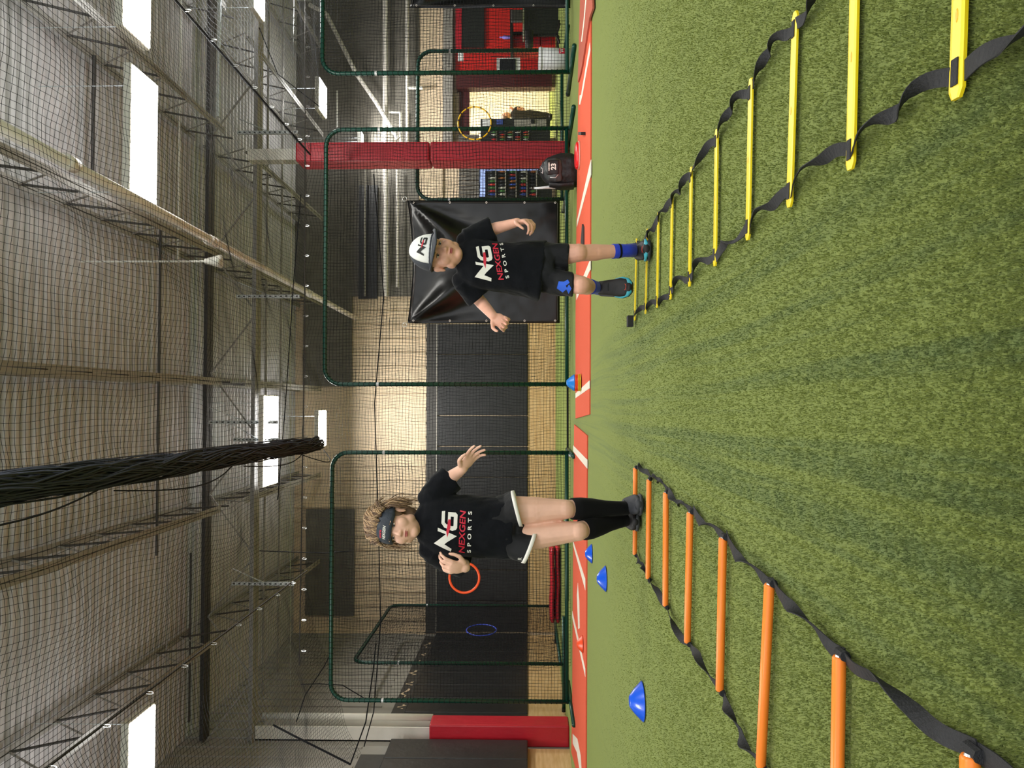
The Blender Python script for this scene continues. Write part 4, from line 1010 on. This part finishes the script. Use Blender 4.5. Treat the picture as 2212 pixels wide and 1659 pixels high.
knL, anL = G_(1222, 1100, -.04), G_(1335, 1098, .06); knR, anR = G_(1250, 1147, -.07), G_(1335, 1126, .12)
mb.cap(hpL, hpL+(knL-hpL)*.5, .085, .071); mb.cap(hpL+(knL-hpL)*.5, knL, .069, .050); mb.cap(hpR, hpR+(knR-hpR)*.5, .080, .067); mb.cap(hpR+(knR-hpR)*.5, knR, .066, .049)
for kn, an in ((knL, anL), (knR, anR)):
    mb.ball(kn+Vector((0, -.004, 0)), .050); d = an-kn; mb.cap(kn+Vector((0, .01, 0)), kn+d*.35+Vector((0, .015, 0)), .045, .047); mb.cap(kn+d*.35+Vector((0, .01, 0)), an, .045, .029)
me = remesh(mb, .0045, 4, .5); face_dents(me, hc, hr, hf, hu, hs)
body = link('body', me, 'skin2', girl, True); face_parts(body, hc, hr, hf, hu, hs)
up = (neck-pel).normalized(); ac = Vector((1, 0, 0)); ac = (ac-up*ac.dot(up)).normalized(); dp = ac.cross(up).normalized(); mb = MB(); sp = lambda x, y: G_(x, y, .03)
mb.loft([(sp(1108, 1138), .158, .115, ac, dp), (sp(1080, 1138), .158, .114, ac, dp), (sp(1030, 1138), .156, .112, ac, dp), (sp(985, 1136), .158, .112, ac, dp), (sp(948, 1133), .162, .108, ac, dp), (sp(922, 1131), .152, .09, ac, dp), (sp(906, 1130), .10, .066, ac, dp), (sp(897, 1130), .060, .056, ac, dp)], 28)
for sh, el, x in ((shL, elL, 1), (shR, elR, -1)):
    d = (el-sh); q = sh+d*(.97 if x > 0 else 1.02); dn = d.normalized(); s1 = dn.cross(Vector((0, 1, 0))).normalized(); s2 = dn.cross(s1)
    mb.ball(sh+Vector((-.012*x, 0, .004)), .062)
    mb.loft([(sh-dn*.01, .062, .066, s1, s2), (sh+d*.45, .070, .070, s1, s2), (q, .078, .072, s1, s2)], 20)
me = remesh(mb, .0065, 5); wrinkle(me, .011, 12, 5.7); shirt = link('shirt', me, 'shirt', girl, True); bv = bvh_of(me)
rx = (G_(968, 1060)-G_(964, 1190)).normalized(); rx = Vector((rx.x, rx.y*0, rx.z)).normalized(); ux = Vector((-rx.z, 0, rx.x)); ux = ux if ux.z > 0 else -ux
logo(shirt, G_(966, 1143), rx, ux, .205, bv, fwd, 'print')
mb = MB()
mb.loft([(G_(1062, 1134, .03), .140, .108, ax, ay), (G_(1095, 1134, .03), .158, .115, ax, ay), (G_(1112, 1134, .03), .155, .112, ax, ay)], 24)
tl = (ax*.94+Vector((0, 0, .20))).normalized(); tr = (ax*.94+Vector((0, 0, -.30))).normalized()
tl = (G_(1108, 1062)-G_(1127, 1136)).normalized(); trr = (G_(1158, 1152)-G_(1135, 1211)).normalized()
mb.loft([(G_(1092, 1104, .03), .090, .105, ax, ay), (G_(1110, 1100, .0), .090, .100, tl, ay), (G_(1116, 1099, -.01), .090, .100, tl, ay)], 20)
mb.loft([(G_(1095, 1168, .03), .088, .104, ax, ay), (G_(1125, 1176, .0), .086, .098, trr, ay), (G_(1142, 1180, -.02), .084, .094, trr, ay)], 20)
mb.ell(G_(1118, 1138, .03), Vector((.07, 0, 0)), Vector((0, .095, 0)), Vector((0, 0, .05)))
me = remesh(mb, .006, 4); wrinkle(me, .007, 13, 2); shorts = link('shorts', me, 'shorts', girl, True)
link('shorts_trim', recalc(MB().loft([(G_(1113, 1099, -.01), .093, .104, tl, ay), (G_(1120, 1098, -.015), .094, .105, tl, ay)], 28).mesh()), 'print', girl, True)
link('shorts_trim', recalc(MB().loft([(G_(1139, 1180, -.02), .087, .098, trr, ay), (G_(1147, 1181, -.025), .088, .099, trr, ay)], 28).mesh()), 'print', girl, True)
V, Fs = text2d('R', .03); decal('shorts_mark', 'print', shorts, V, Fs, G_(1124, 1200), ax, Vector((0, 0, 1)), bvh_of(me), fwd)
for kn, an, g, hh in ((knL, anL, (1396, 1090), .004), (knR, anR, (1388, 1128), .004)):
    d = an-kn; off = Vector((0, .012, 0)); dn = d.normalized(); s1 = dn.cross(Vector((0, 1, .3))).normalized(); s2 = dn.cross(s1)
    link('sock', recalc(MB().loft([(kn+d*.12+off, .055, .054, s1, s2), (kn+d*.3+off, .057, .057, s1, s2), (kn+d*.5+off, .052, .053, s1, s2), (kn+d*.75+off*.5, .041, .043, s1, s2), (an, .037, .038, s1, s2), (an+dn*.05, .036, .04, s1, s2)], 22).mesh()), 'sock', girl, True)
    G0 = PG(*g); shoe(girl, Vector((an.x, G0.y+.22, .03)), Vector((G0.x, G0.y+.005, .004)), (0, .1, 1), 1.22, 'greyshoe' if g[0] == 1396 else 'shoe', 'sole')
# hair: a cap of volume plus many loose locks
mb = MB(); E = lambda a, b, c: hc+(hr*a+hf*b+hu*c)*hs
mb.ell(E(0, -.024, .036), hr*.088*hs, hf*.098*hs, hu*.092*hs, 24, 14); mb.ell(E(0, -.055, -.03), hr*.080*hs, hf*.060*hs, hu*.085*hs, 24, 14)
me = remesh(mb, .006, 3)
for v_ in me.vertices:
    d = (v_.co-hc)/hs; b = d.dot(hf); c = d.dot(hu)
    if b > .028 and c < .062: v_.co -= hf*(b-.028)*hs*1.0
wrinkle(me, .010, 35, 2, (1, 1, .4)); hair = link('hair', me, 'hairdark', girl, True)
rd = random.Random(4); q = MB(); q2 = MB()
for k in range(620):
    a = rd.uniform(-PI*.12, PI*1.12); sd = PI+a      # around the back and sides
    el = rd.uniform(.05, 1.35); x0 = math.cos(sd)*math.cos(el); y0 = math.sin(sd)*math.cos(el); z0 = math.sin(el)
    pos = Vector((x0*.090, y0*.098-.024, z0*.097+.034)); pts = []; side = 1 if pos.x > 0 else -1
    L = rd.uniform(.07, .16); n = 7; vel = Vector((side*rd.uniform(.1, .9)*(abs(x0)*.6+.3), rd.uniform(-.5, 0), rd.uniform(-.2, .5)))
    ph = rd.uniform(0, 6); am = rd.uniform(.1, .45)
    for j in range(n+1):
        pts.append(hc+(hr*pos.x+hf*pos.y+hu*pos.z)*hs)
        vel = vel*.6+Vector((side*.10*(1-j/n)+am*math.sin(ph+j*.9), rd.uniform(-.25, .15), -.62)); pos = pos+vel.normalized()*L/n
        if abs(pos.x) < .080 and pos.y > -.01: pos.x = side*.085
        if pos.z < -.1: pos.y = min(pos.y, -.02)
    w0 = rd.uniform(.0018, .0042); (q if rd.random() < .68 else q2).tube(pts, [w0*(1-.75*j/n) for j in range(n+1)], 4)
for k in range(420):     # locks swept back over the crown, ruffled
    x = rd.uniform(-.088, .088); pts = []; off = rd.uniform(-.03, .11)*(rd.random() < .5)+rd.uniform(-.02, .03); tw_ = rd.uniform(-.03, .03); a0 = rd.uniform(.30, .9); a1 = a0+rd.uniform(.6, 1.9)
    for j in range(7):
        s_ = j/6; a = a0+(a1-a0)*s_; rr = 1+.07+off*math.sin(s_*PI*.8)+.012*math.sin(k+j*1.6); sq = math.sqrt(max(.12, 1-(x/.1)**2))
        pts.append(hc+(hr*(x+tw_*s_+.004*math.sin(j*2+k))+hf*(math.cos(a)*.094*max(.5, sq)-.020)*rr+hu*((math.sin(a)*.096*sq+.034)*rr))*hs)
    (q if rd.random() < .6 else q2).tube(pts, [.0022, .0036, .0036, .0032, .0028, .0022, .0008], 4)
tag(q.build('hair_locks', 'hair', hair, True), kind='stuff'); tag(q2.build('hair_locks', 'hairdark', hair, True), kind='stuff')
# headband
vs = []; fs = []; n = 44
for i in range(n):
    a = 2*PI*i/n; fr = max(0, math.sin(a)); w0 = .012+.042*min(1, fr*1.5)**.8; zc = .037-.014*(1-fr)
    for zz in (-1, -.5, 0, .5, 1):
        z = zc+w0*.62*zz+.004*fr; k = math.sqrt(max(.2, 1-((z-.02)/.105)**2)); vs.append(E(.0835*k*math.cos(a), .101*k*math.sin(a)-.014, z))
for i in range(n):
    for j in range(4): a = i*5+j; b = ((i+1) % n)*5+j; fs.append((a, b, b+1, a+1))
hb = link('headband', recalc(MB().add(vs, fs).mesh()), mat('slate_headband', (44, 52, 64), .6, var=.12, vscale=20, bump=.4, bscale=25), girl, True); md = hb.modifiers.new('s', 'SOLIDIFY'); md.thickness = .004; md.offset = 1
bv = bvh_of(hb.data)
V, Fs = text2d('NEXGEN', .020, .072, shear=.2, bold=.0006); decal('headband_lettering', 'print', hb, V, Fs, E(-.004, .1, .040), hr, hu, bv, hf, off=.0055)
V, Fs = text2d('SPORTS', .010, .045, bold=.0006); decal('headband_lettering', 'red', hb, V, Fs, E(-.012, .1, .056), hr, hu, bv, hf, off=.0055)

# ---------------------------------------------------------------- far figure in the doorway
D = 19.0; Q = lambda x, y, dz=0: PD(x, y, D+dz)
far = thing('person', (Q(1192, 245).x, Q(1192, 245).y, 0), 'distant figure in dark clothes standing in the lit doorway', 'person')
mb = MB(); mb.ell(Q(1094, 250), Vector((.085, 0, 0)), Vector((0, .10, 0)), Vector((0, 0, .11)))
mb.cap(Q(1104, 249), Q(1112, 248), .05, .06); body = mb
mb.cap(Q(1118, 236), Q(1140, 249), .06, .07); mb.cap(Q(1112, 240), Q(1103, 233), .04, .04)
mb.cap(Q(1108, 240), Q(1117, 234), .05, .045); mb.cap(Q(1116, 235), Q(1124, 233), .042, .03)
hand(mb, Q(1124, 233), (0, 0, -1), (-1, 0, 0), (0, -1, 0), 1.0)
mb.cap(Q(1140, 246), Q(1165, 248), .085, .07); mb.cap(Q(1165, 248), Q(1186, 249), .065, .04); mb.cap(Q(1145, 252), Q(1184, 254), .08, .045)
link('body', remesh(mb, .012, 3), 'skin', far, True)
mb = MB(); mb.cap(Q(1112, 243), Q(1112, 254), .075, .07); mb.cap(Q(1112, 248), Q(1145, 249), .115, .11); mb.cap(Q(1110, 241), Q(1117, 235), .06, .056); mb.cap(Q(1114, 236), Q(1122, 234), .055, .045)
link('jacket', remesh(mb, .012, 3), 'dark', far, True)
mb = MB(); mb.cap(Q(1142, 246), Q(1166, 248), .10, .085); mb.cap(Q(1166, 248), Q(1184, 249), .08, .06); mb.cap(Q(1145, 252), Q(1183, 254), .10, .065)
link('trousers', remesh(mb, .012, 3), 'dark', far, True)
for x_, y_ in ((1188.5, 249), (1188, 255)): MB().cap(Q(x_, y_), Q(x_+.5, y_+2, -.16), .05, .042).build('shoe', 'inkblack', far, True)
mb = MB(); mb.ell(Q(1092.5, 252, .02), Vector((.10, 0, 0)), Vector((0, .11, 0)), Vector((0, 0, .11))); mb.build('hair', 'hairdark', far, True)

# ------------------------------------------------------------------ backpack
c = PG(1247, 372, .012); Yb = c.y+.22
t = thing('backpack', (c.x, Yb, .01), 'black and grey baseball backpack numbered 23 standing before the red column', 'bag')
K = lambda x, y, dy=0: PY(x, y, Yb+dy)
w = lambda ya, yb: abs(K(1200, ya).x-K(1200, yb).x)/2
def ring(x, ya, yb, dy, dep): return (K(x, (ya+yb)/2, dy), w(ya, yb), dep, (1, 0, 0), (0, 1, 0))
mb = MB().loft([ring(1247, 340, 402, 0, .15), ring(1235, 334, 406, 0, .17), ring(1215, 333, 405, 0, .17), ring(1195, 336, 402, -.01, .16), ring(1180, 343, 396, -.02, .13), ring(1171, 352, 388, -.02, .09), ring(1167, 362, 380, -.02, .04)], 26)
me = remesh(mb, .012, 4); wrinkle(me, .014, 9, 4); link('main_body', me, 'bag', t, True); bvb = bvh_of(me)
mb = MB().loft([ring(1213, 345, 392, -.13, .06), ring(1200, 341, 393, -.13, .075), ring(1185, 344, 389, -.12, .07), ring(1175, 352, 382, -.09, .05)], 26)
me = remesh(mb, .010, 4); wrinkle(me, .008, 12, 8); fp = link('front_panel', me, 'baggrey', t, True)
mb = MB().loft([ring(1207, 345, 376, -.19, .022), ring(1183, 346, 378, -.185, .026), ring(1181, 348, 376, -.185, .02)], 26)
me = remesh(mb, .007, 3); pk = link('front_pocket', me, 'bag', t, True); bvp = bvh_of(me)
V, Fs = text2d('23', .080, bold=.003); decal('number_print', 'print', pk, V, Fs, K(1196, 361, -.19), Vector((1, 0, 0)), Vector((0, 0, 1)), bvp, fwd, cuts=.02)
V, Fs = text2d('NEXGEN', .022, .10, bold=.001); decal('name_print', 'print', pk, V, Fs, K(1186, 361, -.19), Vector((1, 0, 0)), Vector((0, 0, 1)), bvp, fwd, cuts=.02)
MB().tube([K(1188, 383, -.20), K(1200, 384, -.2), K(1206, 377, -.19)], .005, 6).build('piping', 'galv', t, True)
MB().tube([K(1169, 372, -.16), K(1172, 375, -.17), K(1172, 365, -.17), K(1169, 362, -.16)], .004, 6).build('zip_pull', 'galv', t)
mb = MB().loft([ring(1240, 394, 408, -.02, .11), ring(1210, 397, 409, -.02, .11), ring(1186, 394, 406, -.02, .08)], 16)
link('side_pocket', remesh(mb, .01, 3), 'bag', t, True)
MB().tube([K(1167, 364), K(1162, 368), K(1162, 374), K(1167, 378)], .008, 6).build('handle', 'bag', t, True)
bt = thing('baseball_bat', K(1240, 400, .0), 'grey baseball bat sticking out of the side pocket of the backpack', 'bat')
MB().tube([K(1235, 401, -.02), K(1205, 403, -.02), K(1180, 405, -.02), K(1152, 407, -.02)], [.028, .028, .018, .012], 12).build('shaft', 'galv', bt, True)
MB().tube([K(1152, 407, -.02), K(1149, 407.3, -.02)], [.02, .02], 12).build('knob', 'inkblack', bt)

# ------------------------------------------------------------------ hoops
def hoop(x, y, dpx, Y, label, m, axis='y', r=.009, bands=False):
    c = PY(x, y, Y); rad = dpx/2*Y/FPX
    e = Vector((1, 0, 0)) if axis == 'y' else Vector((.08, 1, 0)).normalized()
    t = thing('hoop', c, label, 'hoop'); N = 48
    pt = lambda a: c+e*rad*math.cos(a)+Vector((0, 0, rad*math.sin(a)))
    MB().tube([pt(2*PI*k/N) for k in range(N)], r, 8, closed=True).build('ring_tube', m, t, True)
    if bands:
        for k in range(14): MB().tube([pt(2*PI*k/14+s) for s in (0, .05, .1)], r*1.06, 8).build('tape_band', 'hoopd', t, True)
hoop(1003, 1248, 64, 10.2, 'orange hoop hung on the net screen beside the girl hand', 'hoop', r=.016)
hoop(1025, 266, 72, 10.15, 'yellow hoop with dark bands hung by the doorway', 'hoopy', r=.010, bands=True)
hoop(1040, 1361, 64, 13.3, 'blue hoop hung on the edgeways screen at the left wall', 'hoopb', axis='x', r=.011)

# ------------------------------------------------------------------ folded red mat at the end wall
c0, c1 = PG(1212, 1345), PG(1212, 1185); n = 16; mb = MB()
t = thing('folded_mat', (c0+c1)/2, 'low dark red crash mat lying before the plywood at the end wall', 'mat')
hgt = (1212-1189)/FPX*c0.y
for lay in range(2):
    vs = []
    z0 = .005+lay*hgt*.5; 
    mb = MB().loft([(c0+(c1-c0)*s+Vector((0, .35, z0+hgt*.25+.008*math.sin(9*s))), .38, hgt*.24*(1+.06*math.sin(13*s+lay)), (0, 1, 0), (0, 0, 1)) for s in np.linspace(0, 1, n)], 16)
    link('mat_fold', recalc(mb.mesh()), 'redpad', t, True)

# ------------------------------------------------------------------ the lobby corner
def bottle(x, y, Y, m, hpx=14, wpx=5, name='bottle', label=None, cat='bottle', group=None, parent=None):
    b = PY(x, y, Y); s = Y/FPX; h = hpx*s; w_ = wpx*s/2
    mb = MB().tube([b, b+Vector((0, 0, h*.02)), b+Vector((0, 0, h*.62)), b+Vector((0, 0, h*.78)), b+Vector((0, 0, h*.84)), b+Vector((0, 0, h))], [w_*.9, w_, w_, w_*.45, w_*.4, w_*.38], 8)
    o = mb.build(name, M[m], parent, True)
    if label: tag(o, label, cat, group)
    return o
# snack machine between screen tube and column
Yv = 15.6
t = thing('vending_machine', PY(1190, 285, Yv), 'black vending machine with lit rows left of the doorway figure', 'machine')
a = prect(1038, 1188, 256, 330, Yv, .8); a.build('cabinet', 'darkpanel', t)
prect(1072, 1086, 258, 268, Yv-.02, .02).build('display', 'screen', t); prect(1111, 1180, 258, 276, Yv-.02, .02).build('front_plate', 'grey', t); prect(1147, 1155, 258, 266, Yv-.04, .02).build('coin_panel', 'inkblack', t)
prect(1042, 1060, 258, 272, Yv-.02, .02).build('sign_plate', 'banner', t)
k = 0
for x in (1072, 1090, 1107, 1124, 1141):
    prect(x, x+1.5, 282, 304, Yv-.03, .03).build('shelf', 'grey', t)
    for y in (286, 291, 296, 301):
        tag(bottle(x, y, Yv-.05, ['bottle_green', 'bottle_red', 'bottle_white', 'bottle_amber', 'bottle_dark'][(k*2+k//4) % 5], 11, 4, 'snack_bottle'), '%s snack pack in the %s row of the vending machine' % (['green', 'red', 'white', 'amber', 'dark'][(k*2+k//4) % 5], ['top', 'second', 'third', 'fourth', 'lowest'][k//4]), 'snack', 'snacks in the vending machine'); k += 1
# cooler
Yc = 15.7
t = thing('drinks_cooler', PY(1195, 395, Yc), 'tall drinks cooler with rows of bottles behind the backpack', 'cooler')
prect(1034, 1192, 360, 428, Yc, .7).build('cabinet', 'darkpanel', t); prect(1032, 1170, 357, 363, Yc-.05, .05).build('side_panel', 'redwall', t); prect(1036, 1048, 366, 424, Yc-.03, .03).build('lit_header', 'litpanel', t)
prect(1048, 1166, 366, 368, Yc-.03, .03).build('lit_edge', 'litpanel', t)
prect(1083, 1128, 356, 359, Yc-.08, .02).build('sign_strip', 'banner', t)
k = 0
for x in (1070, 1091, 1114, 1137, 1158):
    prect(x, x+2, 366, 424, Yc-.10, .10).build('shelf', 'grey', t)
    for y in range(371, 424, 7):
        tag(bottle(x, y, Yc-.06, ['bottle_dark', 'bottle_blue', 'bottle_green', 'bottle_dark', 'bottle_amber', 'bottle_red', 'bottle_white'][(k*3+k//5) % 7], 15, 5, 'drink_bottle'), '%s drink bottle on the %s shelf of the tall cooler' % (['dark', 'blue', 'green', 'black', 'amber', 'red', 'white'][(k*3+k//5) % 7], ['top', 'second', 'third', 'fourth', 'lowest'][k//8]), 'bottle', 'bottles in the drinks cooler'); k += 1
# lobby furniture
Yl = 15.2
t = thing('bench_cabinet', PY(1190, 88, Yl), 'red cabinet with dark edges below the lobby counter', 'cabinet')
prect(1108, 1200, 74, 102, Yl, .5).build('cabinet_body', 'redwall', t); prect(1112, 1140, 78, 98, Yl-.02, .02).build('door', 'redpad', t); prect(1166, 1168, 80, 98, Yl-.02, .02).build('rail', 'inkblack', t); prect(1145, 1190, 79, 98, Yl-.02, .02).build('door', 'redpad', t)
t = thing('counter_shelf', PY(1104, 80, Yl), 'thin dark counter top in the red lobby', 'counter')
prect(1102, 1107, 20, 103, Yl-.3, .8).build('top', 'inkblack', t); prect(1107, 1131, 68, 73, Yl-.1, .06).build('bracket', 'inkblack', t)
bottle(1103, 80.5, Yl-.1, 'lav', 24, 8, 'spray_bottle', 'lavender spray bottle on the lobby counter', 'bottle')
t = thing('office_chair', PY(1180, 40, Yl-1), 'dark office chair with grey back behind the lobby counter', 'chair')
bevel(prect(1104, 1129, 20, 46, Yl-.5, .08).build('backrest', 'rubber', t), .02); bevel(prect(1134, 1152, 60, 92, Yl-1.9, .3).build('seat', 'inkblack', t), .05)
a = PY(1150, 76, Yl-1.7); MB().tube([a, Vector((a.x, a.y, .1))], .025, 8).build('post', 'inkblack', t)
for k in range(5): MB().bar((a.x, a.y, .09), (a.x+.26*math.cos(k*1.257), a.y+.26*math.sin(k*1.257), .04), .04, .03).build('leg', 'inkblack', t)
t = thing('monitor', PY(1120, 138, Yl), 'small dark screen in a white frame on the red lobby wall', 'monitor')
prect(1073, 1124, 125, 152, Yl, .04).build('frame', 'banner', t); prect(1079, 1114, 127, 151, Yl-.01, .01).build('screen', 'glassdark', t)
tag(prect(989, 1001, 112, 131, Yl, .03).build('wall_notice', 'banner'), 'small pale notice high on the red lobby wall', 'notice')
# white ball bucket with a red emblem, behind the third screen
Yk = 10.45; a = PY(1225, 127, Yk); rr = abs(PY(1200, 104, Yk).x-PY(1200, 150, Yk).x)/2; hh = (1238-1166)/FPX*Yk
t = thing('ball_bucket', (a.x, Yk, 0), 'white ball bucket with a red square emblem behind the screen', 'bucket')
MB().tube([(a.x, Yk, .005), (a.x, Yk, hh)], [rr*.9, rr], 28).build('bucket_body', 'banner', t, True)
MB().tube([(a.x, Yk, hh-.05), (a.x, Yk, hh-.02)], [rr*1.04, rr*1.04], 28).build('rim', 'banner', t, True)
bvk = BVHTree.FromPolygons([Vector(v_) for v_ in MB().tube([(a.x, Yk, .005), (a.x, Yk, hh)], [rr*.9, rr], 28).v], [(i, (i+1) % 28, 28+(i+1) % 28, 28+i) for i in range(28)])
zc = PY(1214, 111, Yk-.13).z; xc = a.x+rr*.38
decal('emblem', 'red', t, [(-.045, -.04), (.045, -.04), (.045, .04), (-.045, .04)], [(0, 1, 2, 3)], Vector((xc, Yk-.4, zc)), Vector((1, 0, 0)), Vector((0, 0, 1)), bvk, fwd, cuts=.02)
V, Fs = text2d('W', .06, bold=.003); decal('emblem_letter', 'print', t, V, Fs, Vector((xc, Yk-.4, zc)), Vector((1, 0, 0)), Vector((0, 0, 1)), bvk, fwd, off=.005, cuts=.02)
# silver pipe stub and tubes lying on the floor by the screens
a = PG(1240, 983); tag(MB().tube([(a.x-.03, a.y+.55, .03), (a.x, a.y-.05, .03)], .026, 12).build('steel_tube', 'galv', None, True), 'short silver steel tube lying at the foot of the girl side screen', 'tube')
a, b = PG(1229, 1080), PG(1229, 860); tag(MB().tube([(PG(1228, 1290).x, 11.2, .02), (PG(1228, 700).x, 11.2, .02)], .016, 6).build('ground_rope', 'cord'), 'black weighted rope lying along the foot of the net curtain', 'rope')
